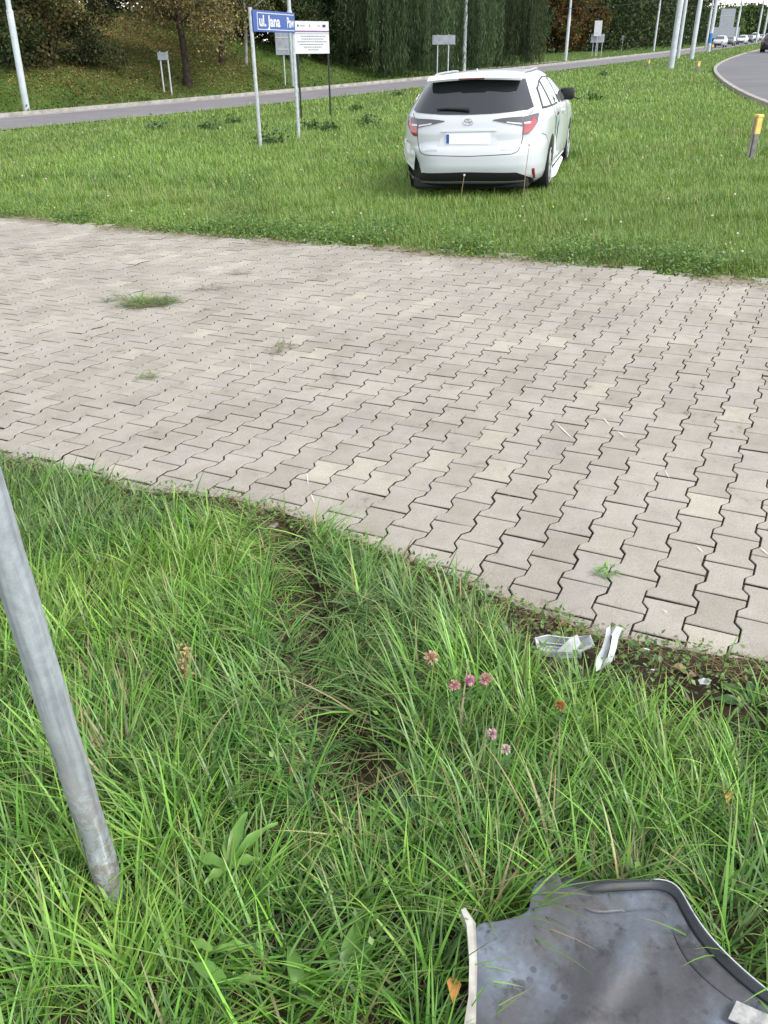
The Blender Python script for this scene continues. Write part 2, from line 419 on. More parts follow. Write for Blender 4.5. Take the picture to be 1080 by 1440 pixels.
ca = me.color_attributes.new('Col', 'FLOAT_COLOR', 'POINT'); c4 = np.ones((len(bV), 4), np.float32); c4[:, :3] = bC; ca.data.foreach_set('color', c4.ravel())
o = link('paver_field', me, drv); tag(o, kind='stuff')
# pale scrape marks left on the stones
M_scr = simple('pale_scrape', (0.62, 0.61, 0.59), rough=0.9)
for (xa, ya, xb, yb, w) in [(780, 600, 806, 626, 3), (845, 592, 858, 607, 2.2), (866, 612, 880, 624, 2.2), (1066, 778, 1080, 790, 3), (978, 776, 987, 786, 2.4), (432, 672, 434, 690, 2), (352, 515, 354, 528, 1.5), (437, 700, 443, 716, 2), (930, 866, 938, 872, 2), (932, 666, 941, 683, 1.6)]:
    A, B = at(xa, ya, 0.0), at(xb, yb, 0.0); A[2] += 0.0272; B[2] += 0.0272
    d = (B - A)[:2]; d = d / np.linalg.norm(d); nrm = np.array([-d[1], d[0], 0])*w*0.0009
    mid = (A + B)/2
    link('scrape_mark', poly_mesh('scrape_mark', [A, mid - nrm, B, mid + nrm], [(0, 1, 2, 3)], M_scr), drv)

# ------------------------------------------------------------------ blades and leaves
def blades(P, L, W, az, th0, th1, col, seg=4, tipc=None, taper=1.6):
    n = len(P); t = np.linspace(0, 1, seg + 1)
    tm = (t[1:] + t[:-1]) / 2
    ang = th0[:, None] + th1[:, None]*tm[None, :]
    ds = (L / seg)[:, None]
    h = np.concatenate([np.zeros((n, 1)), np.cumsum(np.sin(ang)*ds, 1)], 1)
    v = np.concatenate([np.zeros((n, 1)), np.cumsum(np.cos(ang)*ds, 1)], 1)
    v = np.maximum(v, 0.004)
    dx, dy = np.cos(az)[:, None], np.sin(az)[:, None]
    C = np.stack([P[:, 0:1] + dx*h, P[:, 1:2] + dy*h, P[:, 2:3] + v], 2)
    w = (W[:, None]*(1 - t[None, :]**taper)*0.5)
    w[:, 0] *= 0.75
    S = np.stack([-dy*w, dx*w, np.zeros_like(w)], 2)
    k = 2*seg + 1; V = np.empty((n, k, 3), np.float32)
    V[:, 0:2*seg:2] = (C - S)[:, :seg]; V[:, 1:2*seg:2] = (C + S)[:, :seg]; V[:, 2*seg] = C[:, seg]
    tri = []
    for s in range(seg - 1): a = 2*s; tri += [(a, a+1, a+3), (a, a+3, a+2)]
    tri.append((2*seg-2, 2*seg-1, 2*seg))
    T = (np.arange(n)[:, None, None]*k + np.array(tri)[None]).reshape(-1, 3)
    cc = np.repeat(col[:, None, :], k, 1).astype(np.float32)
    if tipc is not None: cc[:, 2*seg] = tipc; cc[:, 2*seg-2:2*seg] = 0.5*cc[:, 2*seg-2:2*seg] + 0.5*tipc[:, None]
    return V.reshape(-1, 3), T, cc.reshape(-1, 3)

def unit(a): return a / np.maximum(np.linalg.norm(a, axis=1), 1e-6)[:, None]
def leaf_set(P, A, B, L, W, col, fold=0.25):
    """diamond leaves: P base, A axis, B side (unit rows)"""
    n = len(P); N = unit(np.cross(A, B)); L = L[:, None]; W = W[:, None]
    V = np.stack([P, P + A*L*0.45 + B*W*0.5 + N*W*fold, P + A*L, P + A*L*0.45 - B*W*0.5 + N*W*fold], 1)
    T = (np.arange(n)[:, None, None]*4 + np.array([(0, 1, 2), (0, 2, 3)])[None]).reshape(-1, 3)
    return V.reshape(-1, 3), T, np.repeat(col, 4, 0)

def merge(parts):
    V, T, C = [], [], []; b = 0
    for v, t, c in parts: V.append(v); T.append(t + b); C.append(c); b += len(v)
    return np.concatenate(V), np.concatenate(T), np.concatenate(C)

def pal(n, cols, jit=0.12):
    c = np.array(cols)[rng.integers(0, len(cols), n)]; return np.clip(c*(1 + rng.normal(0, jit, (n, 1))), 0.004, 1)*(1 + rng.normal(0, 0.04, (n, 3)))

# ------------------------------------------------------------------ the verge in front: soil, rut, long grass
RUT = np.array([at(*q)[:2] for q in [(392, 748), (425, 830), (440, 900), (462, 970), (486, 1050), (500, 1110), (508, 1150)]])
def seg_dist(x, y, L):
    best = np.full(np.shape(x), 9.0)
    for a, b in zip(L[:-1], L[1:]):
        ab = b - a; t = np.clip(((x - a[0])*ab[0] + (y - a[1])*ab[1])/(ab @ ab), 0, 1)
        best = np.minimum(best, np.hypot(x - a[0] - ab[0]*t, y - a[1] - ab[1]*t))
    return best
POST = at(166, 1286)
def verge_z(x, y):
    e = dnear(x) - y
    e = e + 0.07*(vnoise(x, y, 0.16, 44) - 0.5)
    z = SLOPE*x + 0.034 + 0.020*sstep(0.02, 0.3, e) + 0.020*(fbm(x, y, 0.28, 9) - 0.5)*sstep(0.0, 0.2, e) - 0.07*sstep(0.03, -0.09, e)
    r = seg_dist(x, y, RUT)
    return z - 0.045*(1 - sstep(0.015, 0.08, r)) + 0.012*np.exp(-((r - 0.11)/0.03)**2)
vx = np.arange(-3.4, 3.0, 0.025); vy = np.arange(0.2, 5.2, 0.025)
X, Y = np.meshgrid(vx, vy); Z = verge_z(X, Y) + 0.008*(vnoise(X, Y, 0.05, 2) - 0.5)
keep = (Y < dnear(X) + 0.10).ravel()
idx = (np.arange(len(vy)-1)[:, None]*len(vx) + np.arange(len(vx)-1)[None]).ravel()
idx = idx[keep[idx]]; n_ = len(vx)
T = np.concatenate([np.stack([idx, idx+1, idx+n_+1], 1), np.stack([idx, idx+n_+1, idx+n_], 1)])
o = link('verge_soil', np_mesh('verge_soil', np.stack([X.ravel(), Y.ravel(), Z.ravel()], 1), T, None, M_soil, True)); tag(o, kind='structure')

G_deep = [(0.040, 0.125, 0.020), (0.052, 0.150, 0.024), (0.034, 0.105, 0.022)]
G_deep = [tuple(1.15*c for c in q) for q in G_deep]
G_fresh = [(0.102, 0.230, 0.030), (0.122, 0.258, 0.036), (0.084, 0.200, 0.028)]
G_fresh = [tuple(1.12*c for c in q) for q in G_fresh]
G_blue = [(0.100, 0.185, 0.048), (0.128, 0.212, 0.062), (0.080, 0.160, 0.040)]
G_blue = [tuple(1.2*c for c in q) for q in G_blue]
G_lime = [(0.140, 0.265, 0.040), (0.165, 0.285, 0.052)]
G_lime = [tuple(1.15*c for c in q) for q in G_lime]
STRAW = [(0.29, 0.235, 0.115), (0.22, 0.17, 0.085), (0.35, 0.295, 0.165), (0.15, 0.11, 0.06)]
PAN = np.array([at(*q, 0.14)[:2] for q in [(648, 1280), (700, 1292), (735, 1282), (740, 1240), (780, 1224), (950, 1234), (975, 1270), (1040, 1350), (1240, 1490), (1240, 1800), (600, 1800), (645, 1400)]])
def in_poly(x, y, P):
    r = np.zeros(np.shape(x), bool)
    for (x0, y0), (x1, y1) in zip(P, np.roll(P, -1, 0)):
        r ^= ((y0 > y) != (y1 > y)) & (x < (x1 - x0)*(y - y0)/(y1 - y0 + 1e-12) + x0)
    return r
TRAY = np.array([at(*q, 0.05)[:2] for q in [(775, 908), (800, 908), (825, 908), (855, 925), (991, 960), (957, 948), (908, 918)]])

def verge_pts(n):
    x = rng.uniform(-2.6, 2.0, n); y = rng.uniform(0.6, 4.6, n)
    k = (y < dnear(x) + 0.02) & (np.abs(x) < 0.50*y + 0.62)
    return x[k], y[k]
def grow(x, y, Lr, Wr, lean, cols, seg, clump, dens_seed, straw=0.05, upright=0.0):
    e = dnear(x) - y
    edge = sstep(-0.02, 0.42, e + 0.22*(vnoise(x, y, 0.35, 21) - 0.5))
    r = seg_dist(x, y, RUT) + 0.10*(fbm(x, y, 0.22, 31) - 0.45)
    rp = np.hypot(x - POST[0], y - POST[1])
    p = (0.04 + 0.96*edge) * (0.10 + 0.90*sstep(0.015, 0.09, r)) * (0.25 + 0.75*sstep(0.02, 0.10, rp))
    p *= 0.35 + 0.65*sstep(0.28, 0.5, fbm(x, y, 0.33, dens_seed))
    p = p*(~in_poly(x, y, PAN))
    dt = np.minimum.reduce([np.hypot(x - q[0], (y - q[1])*0.8) for q in TRAY]); p = p*(0.04 + 0.96*sstep(0.07, 0.16, dt))
    k = rng.random(len(x)) < p
    x, y, edge, r, dt = x[k], y[k], edge[k], r[k], dt[k]; n = len(x)
    # tussocks: blades splay from clump centres and follow a combed direction
    cx = np.floor(x/clump) ; cy = np.floor(y/clump)
    hx = (cx + 0.2 + 0.6*frac(np.sin(cx*12.9 + cy*78.2 + dens_seed)*43758.5))*clump; hy = (cy + 0.2 + 0.6*frac(np.sin(cx*39.3 + cy*11.1 + dens_seed)*24634.6))*clump
    x = x + (hx - x)*0.45; y = y + (hy - y)*0.45
    out = np.arctan2(y - hy, x - hx) + rng.normal(0, 0.5, n)
    comb = 6.28*fbm(x, y, 0.9, 40 + dens_seed)*1.6 + 2.2
    az = np.where(rng.random(n) < 0.35, out, comb + rng.normal(0, 0.85, n))
    L = rng.uniform(*Lr, n)*(0.45 + 0.55*edge)*(0.75 + 0.5*vnoise(x, y, 0.25, 8 + dens_seed))*(1 - 0.68*np.maximum.reduce([np.exp(-((x - q[0])/0.12)**2)*sstep(0.32, 0.10, q[1] - y)*(y < q[1] + 0.1) for q in TRAY]))
    flat = np.clip(1 - r/0.17, 0, 1)
    gxr = seg_dist(x + 0.01, y, RUT) - seg_dist(x - 0.01, y, RUT); gyr = seg_dist(x, y + 0.01, RUT) - seg_dist(x, y - 0.01, RUT)
    az = np.where(rng.random(n) < 0.6*(r < 0.15), np.arctan2(gyr, gxr) + rng.normal(0, 0.6, n), az)
    th0 = np.abs(rng.normal(lean[0], 0.22, n))*(1 - upright) + 0.9*flat
    th1 = np.abs(rng.normal(lean[1], 0.30, n)) + 0.3*flat
    fam = np.clip(fbm(x, y, 0.55, 60) + rng.normal(0, 0.10, n), 0, 0.999)
    c = np.empty((n, 3))
    q = np.digitize(fam, [0.38, 0.50, 0.62])
    for i, s in enumerate(cols):
        m = q == i; c[m] = pal(m.sum(), s, 0.30)
    dry = rng.random(n) < straw + 0.15*np.exp(-(r/0.12)**2) + 0.10*(1 - edge) + 0.12*(vnoise(x, y, 0.4, 77) > 0.78)
    c[dry] = pal(dry.sum(), STRAW, 0.2)
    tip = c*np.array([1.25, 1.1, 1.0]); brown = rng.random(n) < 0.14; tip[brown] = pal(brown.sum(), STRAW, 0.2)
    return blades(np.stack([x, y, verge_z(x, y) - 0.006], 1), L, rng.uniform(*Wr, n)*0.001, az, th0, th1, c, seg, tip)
parts = []
x, y = verge_pts(125000); parts.append(grow(x, y, (0.04, 0.09), (2.4, 4.4), (0.55, 0.5), [G_deep, G_fresh, G_deep, G_fresh], 3, 0.07, 1, 0.06))
x, y = verge_pts(104000); parts.append(grow(x, y, (0.08, 0.17), (3.2, 6.8), (0.62, 0.50), [G_blue, G_deep, G_fresh, G_lime], 4, 0.12, 2, 0.03))
x, y = verge_pts(38000); parts.append(grow(x, y, (0.14, 0.27), (4.2, 8.6), (0.58, 0.60), [G_blue, G_fresh, G_fresh, G_lime], 5, 0.15, 3, 0.02))
V, T, C = merge(parts)
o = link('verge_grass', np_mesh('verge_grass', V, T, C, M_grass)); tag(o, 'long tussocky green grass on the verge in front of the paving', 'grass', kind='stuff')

# straw, trampled stalks and crumbs along the paving edge, in the rut and round the post
def litter(n, pick, Lr, cols):
    x, y = verge_pts(n)
    e = dnear(x) - y; r = seg_dist(x, y, RUT)
    k = rng.random(len(x)) < pick(x, y, e, r); x, y = x[k], y[k]; n = len(x)
    return blades(np.stack([x, y, verge_z(x, y) + rng.uniform(0.0, 0.018, n)], 1), rng.uniform(*Lr, n), rng.uniform(1.0, 2.6, n)*0.001, rng.uniform(0, 6.28, n), rng.normal(1.45, 0.12, n), rng.normal(0.05, 0.2, n), pal(n, cols, 0.25), 2)
pieces = [litter(190000, lambda x, y, e, r: 0.85*np.exp(-((e - 0.05)/0.10)**2)*(0.25 + 0.75*(vnoise(x, y, 0.25, 19) > 0.35)) + 0.22*np.exp(-(r/0.09)**2) + 0.10*(vnoise(x, y, 0.4, 77) > 0.7), (0.02, 0.09), STRAW + [(0.09, 0.065, 0.04)]*2),
          litter(60000, lambda x, y, e, r: 0.55*np.exp(-((r - 0.02)/0.07)**2), (0.05, 0.15), G_blue + G_deep + STRAW[:2])]
# bundle of cut grass combed down into the rut
c0 = at(470, 935)[:2]; m = 260
pp = np.stack([c0[0] + rng.normal(0, 0.022, m), c0[1] + rng.normal(0.02, 0.05, m), np.zeros(m)], 1); pp[:, 2] = verge_z(pp[:, 0], pp[:, 1]) + rng.uniform(0.01, 0.045, m)
pieces.append(blades(pp, rng.uniform(0.10, 0.19, m), rng.uniform(2, 3.6, m)*0.001, rng.normal(-1.45, 0.28, m), rng.normal(1.35, 0.1, m), rng.normal(0.2, 0.2, m), pal(m, G_blue, 0.15), 4))
V, T, C = merge(pieces)
o = link('trampled_straw', np_mesh('trampled_straw', V, T, C, M_dry)); tag(o, 'brown straw and torn stalks along the paving edge and in the wheel rut', 'straw', kind='stuff')

def small_leaves(x, y, z, size, cols, tilt=0.5):
    n = len(x); az = rng.uniform(0, 6.28, n); ti = rng.normal(0.25, tilt, n)
    A = np.stack([np.cos(az)*np.cos(ti), np.sin(az)*np.cos(ti), np.sin(ti)], 1)
    B = np.stack([-np.sin(az), np.cos(az), rng.normal(0, 0.25, n)], 1)
    s = rng.uniform(*size, n)
    return leaf_set(np.stack([x, y, z], 1), A, unit(B), s, s*rng.uniform(0.55, 0.9, n), pal(n, cols, 0.18), 0.12)
# creeping ground cover hugging the edge of the stones on both sides
x, y = verge_pts(90000); e = dnear(x) - y; r = seg_dist(x, y, RUT)
k = rng.random(len(x)) < 0.95*np.exp(-((e - 0.10)/0.12)**2)*(vnoise(x, y, 0.22, 15) > 0.36)*(r > 0.04) + 0.10*(vnoise(x, y, 0.3, 25) > 0.52)*(r > 0.07)*(~in_poly(x, y, PAN))
x, y = x[k], y[k]
parts = [small_leaves(x, y, verge_z(x, y) + rng.uniform(0.005, 0.05, len(x)) + rng.uniform(0, 0.09, len(x))*(dnear(x) - y > 0.3), (0.009, 0.022), [(0.085, 0.17, 0.032), (0.12, 0.21, 0.04), (0.06, 0.13, 0.028)])]
o = link('ground_cover', np_mesh('ground_cover', *merge(parts), M_grass)); tag(o, 'tiny creeping weed leaves along the near edge of the paving', 'ground cover', kind='stuff')

# ------------------------------------------------------------------ the lawn beyond the paving
def lawn_pts(n, d0, d1):
    u = rng.random(n); y = d0*(d1/d0)**u                        # denser close by
    x = rng.uniform(-0.56, 0.56, n)*y*1.0 + rng.uniform(-1, 1, n)
    k = (y > dfar(x) + 0.0) & (((x > xnear(y) - 0.15) & (x < xright(y) - 0.25)) | ((x < xfar(y) - 0.3)))
    return x[k], y[k]
L_cols = [(0.160, 0.270, 0.040), (0.195, 0.310, 0.050), (0.135, 0.245, 0.040), (0.250, 0.335, 0.075), (0.175, 0.258, 0.078)]
L_dark = [(0.065, 0.140, 0.026), (0.085, 0.165, 0.032)]
parts = []
for n, d0, d1, seg in ((240000, 5.6, 12.0, 3), (190000, 11.0, 26.0, 2), (130000, 24.0, 62.0, 2), (60000, 58.0, 190.0, 2)):
    x, y = lawn_pts(n, d0, d1); n = len(x)
    e = y - dfar(x)
    cl = fbm(x, y, 0.7 + 0.02*y.mean(), 4); big = fbm(x, y, 4.5, 14)
    edge = sstep(0.0, 0.5, e)
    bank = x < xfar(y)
    L = rng.uniform(0.06, 0.13, n)*(0.55 + 0.9*cl)*(0.35 + 0.65*edge)*(1 + 0.5*(vnoise(x, y, 0.35, 90) > 0.72)) + 0.0006*y
    W = np.maximum(rng.uniform(2.4, 4.2, n)*0.001, y*0.00055*rng.uniform(0.8, 1.3, n))
    c = pal(n, L_cols, 0.15)*(0.72 + 0.55*big)[:, None]
    dk = rng.random(n) < 0.45*sstep(0.55, 0.75, cl) ; c[dk] = pal(dk.sum(), L_dark, 0.15)
    near_edge = rng.random(n) < 0.55*np.exp(-(e/0.30)**2); c[near_edge] = pal(near_edge.sum(), L_dark + L_cols[:3] + STRAW[:2], 0.2)
    dry = rng.random(n) < 0.05 + 0.10*(vnoise(x, y, 1.7, 33) > 0.75); c[dry] = pal(dry.sum(), [(0.27, 0.27, 0.10), (0.24, 0.20, 0.10)], 0.2)
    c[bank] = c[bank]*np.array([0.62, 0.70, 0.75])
    thin = (~bank) | (rng.random(n) < 0.85)
    th0 = np.abs(rng.normal(0.35, 0.25, n)); th1 = np.abs(rng.normal(0.7, 0.4, n))
    P = np.stack([x, y, terrain(x, y) - 0.005], 1)
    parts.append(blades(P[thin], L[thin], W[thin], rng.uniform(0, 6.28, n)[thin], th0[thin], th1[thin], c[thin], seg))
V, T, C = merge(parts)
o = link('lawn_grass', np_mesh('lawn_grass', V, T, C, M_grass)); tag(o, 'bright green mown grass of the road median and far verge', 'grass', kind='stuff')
# broad-leaved edge of the lawn
n = 46000; x = rng.uniform(-6, 5, n); e = np.abs(rng.normal(0.0, 0.55, n)); y = dfar(x) + e - 0.05 + 0.12*(vnoise(x, x*0, 0.5, 3) - 0.5)
k = (np.abs(x) < 0.55*y + 0.6) & (rng.random(n) < 0.15 + 0.85*(vnoise(x, y, 0.4, 51) > 0.5)); x, y, e = x[k], y[k], e[k]
parts = [small_leaves(x, y, terrain(x, y) + rng.uniform(0.01, 1, len(x))*(0.03 + 0.10*sstep(0, 0.4, e)), (0.014, 0.034), [(0.085, 0.17, 0.030), (0.115, 0.21, 0.036), (0.155, 0.24, 0.044), (0.065, 0.13, 0.028)])]
n = 16000; x = rng.uniform(-6, 5, n); y = dfar(x) + rng.normal(0.0, 0.12, n); k = vnoise(x, y, 0.5, 71) > 0.35; x, y = x[k], y[k]; n = len(x)
parts.append(blades(np.stack([x, y, terrain(x, y) + 0.022], 1), rng.uniform(0.03, 0.10, n), rng.uniform(2, 5, n)*0.001, rng.uniform(0, 6.28, n), rng.normal(1.45, 0.1, n), rng.normal(0, 0.1, n), pal(n, STRAW, 0.25), 2))
o = link('lawn_edge_weeds', np_mesh('lawn_edge_weeds', *merge(parts), M_grass)); tag(o, 'low clover and weeds along the far edge of the paving', 'weeds', kind='stuff')
# clover heads and dandelion clocks dotted over the lawn
x, y = lawn_pts(330, 6.2, 40); k = x > xnear(y); x, y = x[k], y[k]
ok = fbm(x, y, 1.5, 81) > 0.42; x, y = x[ok], y[ok]
mb = MB()
V = []; T = []; C = []
base = bmesh.new(); bmesh.ops.create_icosphere(base, subdivisions=1, radius=1); sv = np.array([v.co[:] for v in base.verts]); stf = np.array([[v.index for v in f.verts] for f in base.faces]); base.free()
for i in range(len(x)):
    s = rng.uniform(0.006, 0.010) + 0.0004*y[i]; c = [(0.55, 0.52, 0.42), (0.40, 0.30, 0.31), (0.50, 0.46, 0.40), (0.55, 0.48, 0.10)][int(rng.choice(4, p=[.5, .25, .15, .1]))]
    T.append(stf + len(V)*len(sv)); V.append(sv*s + np.array([x[i], y[i], float(terrain(x[i], y[i])) + rng.uniform(0.07, 0.15)])); C.append(np.tile(c, (len(sv), 1)))
o = link('clover_heads', np_mesh('clover_heads', np.concatenate(V), np.concatenate(T), np.concatenate(C), M_dry)); tag(o, 'small white and pink clover heads dotted over the lawn', 'flowers', kind='stuff')

# ------------------------------------------------------------------ the damaged white estate car
M_paint = simple('white_car_paint', (0.50, 0.525, 0.55), rough=0.3, spec=0.5, coat=0.6)
def glass_mat(name, base, rough=0.04):
    m, n, l, b = new_mat(name); b.inputs['Base Color'].default_value = (*base, 1); b.inputs['Roughness'].default_value = rough
    b.inputs['Specular IOR Level'].default_value = 0.7; b.inputs['Coat Weight'].default_value = 0.5; b.inputs['Coat Roughness'].default_value = 0.02; return m
M_glass = glass_mat('tinted_glass', (0.014, 0.015, 0.018)); M_glass2 = glass_mat('lighter_glass', (0.16, 0.18, 0.18), 0.08)
M_red = glass_mat('red_lamp_lens', (0.34, 0.018, 0.025), 0.12); M_smoke = glass_mat('smoked_lamp_lens', (0.06, 0.055, 0.065), 0.12)
M_clearl = glass_mat('pale_lamp_strip', (0.62, 0.60, 0.62), 0.15)
M_bplast = simple('black_plastic', (0.012, 0.012, 0.013), rough=0.55, spec=0.35)
M_tyre = simple('tyre_rubber', (0.012, 0.012, 0.012), rough=0.85, spec=0.2)
M_rim = simple('alloy_rim', (0.50, 0.51, 0.53), rough=0.3, metal=0.8)
M_chrome = simple('chrome', (0.70, 0.71, 0.73), rough=0.2, metal=0.9)
M_gap = simple('panel_gap', (0.03, 0.03, 0.032), rough=0.8)
M_green = simple('green_sticker', (0.012, 0.24, 0.11), rough=0.5)
M_plate = simple('plate_white', (0.80, 0.80, 0.79), rough=0.5)
M_eu = simple('plate_blue', (0.02, 0.06, 0.30), rough=0.5)
M_scuff = simple('scuffed_paint', (0.42, 0.44, 0.42), (0.68, 0.70, 0.69), 18, 0.7)
M_under = simple('torn_cavity', (0.008, 0.008, 0.009), rough=0.9)

def interp(tab, z, col): return float(np.interp(z, [t[0] for t in tab], [t[col] for t in tab]))
#        z     rear x  half width  front x
WAGON = [(0.19, -0.80, 0.770, 3.30), (0.24, -0.90, 0.835, 3.50), (0.31, -0.955, 0.865, 3.60), (0.42, -0.985, 0.880, 3.65), (0.55, -0.985, 0.888, 3.66), (0.62, -0.970, 0.893, 3.64),
         (0.65, -0.945, 0.893, 3.62), (0.68, -0.928, 0.893, 3.60), (0.79, -0.925, 0.893, 3.45), (0.90, -0.905, 0.886, 3.05), (0.96, -0.885, 0.868, 2.75), (1.00, -0.865, 0.845, 2.55),
         (1.05, -0.830, 0.818, 2.40), (1.17, -0.735, 0.750, 2.08), (1.26, -0.655, 0.692, 1.82), (1.33, -0.590, 0.640, 1.62), (1.365, -0.545, 0.590, 1.46)]
def loft_body(tab, nq=14, ns=20, nz=46, crown=0.045, lr=0.72, nexp=3.3, lf=0.7):
    z0, z1 = tab[0][0], tab[-1][0]; V = []; rings = []
    zs = list(np.linspace(z0, z1, nz))
    def ring(z, shrink=0.0, dz=0.0):
        xr, w, xf = (interp(tab, z, k) for k in (1, 2, 3)); half = []
        L1 = min(lr, (xf - xr)*0.4); L2 = min(lf, (xf - xr)*0.4)
        for i in range(nq + 1):
            t = (i/nq)*math.pi/2; half.append((xr + L1*(1 - math.cos(t)**(2/nexp)), w*math.sin(t)**(2/nexp)))
        xa, xb = xr + L1, xf - L2
        for i in range(1, ns): half.append((xa + (xb - xa)*i/ns, w))
        for i in range(nq + 1):
            t = (1 - i/nq)*math.pi/2; half.append((xf - L2*(1 - math.cos(t)**(2/3.0)), w*math.sin(t)**(2/3.0)))
        pts = []
        for x, y in half:
            y *= 1 - 0.045*max(0, (0.35 - x)/1.3)**1.5 - 0.03*max(0, (x - 2.4)/1.3)**1.5
            pts.append((x, y))
        loop = [(x, -y) for x, y in pts] + [(x, y) for x, y in pts[-2:0:-1]]
        xc = (xr + xf)/2
        return [(xc + (x - xc)*(1 - shrink*0.97), y*(1 - shrink), z + dz) for x, y in loop]
    loops = [ring(z) for z in zs]
    for s in np.linspace(0.06, 0.96, 9): loops.append(ring(z1, s, crown*(1 - (1 - s)**2.2)))
    n = len(loops[0]); F = []
    for lp in loops: V += lp
    for i in range(len(loops) - 1):
        for k in range(n): F.append((i*n+k, i*n+(k+1) % n, (i+1)*n+(k+1) % n, (i+1)*n+k))
    F.append(tuple(range(n-1, -1, -1))); F.append(tuple((len(loops)-1)*n + k for k in range(n)))
    return V, F

def cut_arches(V, F, wheels, r):
    me = poly_mesh('tmp_body', V, F); ob = link('tmp_body', me); tmp = [ob]
    for (x, side) in wheels:
        bm = bmesh.new(); bmesh.ops.create_cone(bm, cap_ends=True, segments=40, radius1=r, radius2=r, depth=0.5)
        m2 = bpy.data.meshes.new('tmp_cut'); bm.to_mesh(m2); bm.free(); c = link('tmp_cut', m2); tmp.append(c)
        c.matrix_world = Matrix.Translation((x, side*0.87, 0.325)) @ Matrix.Rotation(math.pi/2, 4, 'X')
        md = ob.modifiers.new('b', 'BOOLEAN'); md.operation = 'DIFFERENCE'; md.object = c; md.solver = 'EXACT'
    bpy.context.view_layer.update(); dg = bpy.context.evaluated_depsgraph_get()
    out = bpy.data.meshes.new_from_object(ob.evaluated_get(dg))
    for t in tmp: m_ = t.data; bpy.data.objects.remove(t); bpy.data.meshes.remove(m_)
    for p in out.polygons: p.use_smooth = True
    out.materials.clear(); out.set_sharp_from_angle(angle=R(38))
    return out

class Skin:
    """lays lamps, panes, seams and badges onto the body surface"""
    def __init__(s, V, F): s.t = BVHTree.FromPolygons([Vector(v) for v in V], F)
    def hit(s, axis, a, b):
        o, d = {'rear': (Vector((-3, a, b)), Vector((1, 0, 0))), 'right': (Vector((a, -3, b)), Vector((0, 1, 0))), 'left': (Vector((a, 3, b)), Vector((0, -1, 0))), 'top': (Vector((a, b, 3)), Vector((0, 0, -1)))}[axis]
        p, nrm, i, dist = s.t.ray_cast(o, d)
        if p is None or (axis == 'rear' and p.x > 0.6) or (axis == 'right' and p.y > 0) or (axis == 'left' and p.y < 0):
            q = o + d*2.15; p, nrm, i, dist = s.t.find_nearest(q)
        if nrm.dot(d) > 0: nrm = -nrm
        return p, nrm
    def patch(s, axis, lower, upper, off=0.004, rows=4, cols=14, depth=0.012):
        def res(P, n):
            P = np.array(P, float); t = np.concatenate([[0], np.cumsum(np.hypot(*np.diff(P, axis=0).T))]); u = np.linspace(0, t[-1], n)
            return np.stack([np.interp(u, t, P[:, 0]), np.interp(u, t, P[:, 1])], 1)
        A, B = res(lower, cols), res(upper, cols); V = []; W = []
        for j in range(rows + 1):
            for i in range(cols):
                q = A[i]*(1 - j/rows) + B[i]*j/rows; p, nrm = s.hit(axis, q[0], q[1]); V.append(p + nrm*off); W.append(p - nrm*depth)
        F = []; nV = len(V)
        for j in range(rows):
            for i in range(cols - 1): F.append((j*cols+i, j*cols+i+1, (j+1)*cols+i+1, (j+1)*cols+i))
        border = [(0, i) for i in range(cols)] + [(j, cols-1) for j in range(1, rows+1)] + [(rows, i) for i in range(cols-2, -1, -1)] + [(j, 0) for j in range(rows-1, 0, -1)]
        ids = [j*cols+i for j, i in border]
        for a, b in zip(ids, ids[1:] + ids[:1]): F.append((a, b, b + nV, a + nV))
        return V + W, F
    def seam(s, axis, pts, w=0.007, off=0.0015, cols=24):
        P = np.array(pts, float); t = np.gradient(P, axis=0); t /= np.linalg.norm(t, axis=1)[:, None]; nn = np.stack([-t[:, 1], t[:, 0]], 1)*w/2
        return s.patch(axis, P - nn, P + nn, off, 1, cols, 0.004)

def put(name, VF, mat, parent, smooth=True):
    me = poly_mesh(name, *VF, mat, smooth); me.set_sharp_from_angle(angle=R(50)) if smooth else None
    return link(name, me, parent)

def lathe(profile, n=32):
    V = []; F = []
    for k in range(n):
        a = 2*math.pi*k/n
        for y, r in profile: V.append((r*math.cos(a), y, r*math.sin(a)))
    m = len(profile)
    for k in range(n):
        for i in range(m - 1): F.append((k*m+i, k*m+i+1, ((k+1) % n)*m+i+1, ((k+1) % n)*m+i))
    return V, F
def add_wheel(parent, x, side, spokes=True, r=0.325, turn=0.0, yo=0.775):
    w = 0.105
    wh = put('wheel', lathe([(-w, r*0.62), (-w*1.02, r*0.80), (-w*0.9, r*0.95), (-w*0.55, r), (w*0.55, r), (w*0.9, r*0.95), (w*1.02, r*0.80), (w, r*0.62)], 36), M_tyre, parent)
    wh.matrix_local = Matrix.Translation((x, side*yo, r)) @ Matrix.Rotation(turn, 4, 'Z')
    f = side
    put('rim', lathe([(f*w*0.98, r*0.64), (f*w*0.98, r*0.58), (f*w*0.3, r*0.55), (f*w*0.2, 0.02)], 36), M_rim if not spokes else M_bplast, wh)
    if spokes:
        mb = MB()
        for k in range(10):
            a = 2*math.pi*k/10 + 0.2; M = Matrix.Rotation(a, 4, 'Y')
            mb.box((-0.013, f*w*0.55 if f > 0 else f*w*0.95, 0.03), (0.013, f*w*0.95 if f > 0 else f*w*0.55, r*0.62), M, 0.003)
        V_, F_ = lathe([(f*w*1.0, r*0.64), (f*w*1.04, r*0.61), (f*w*0.9, r*0.57)], 36); mb.add(V_, F_)
        mb.build('spokes', M_rim, wh, True)
    return wh

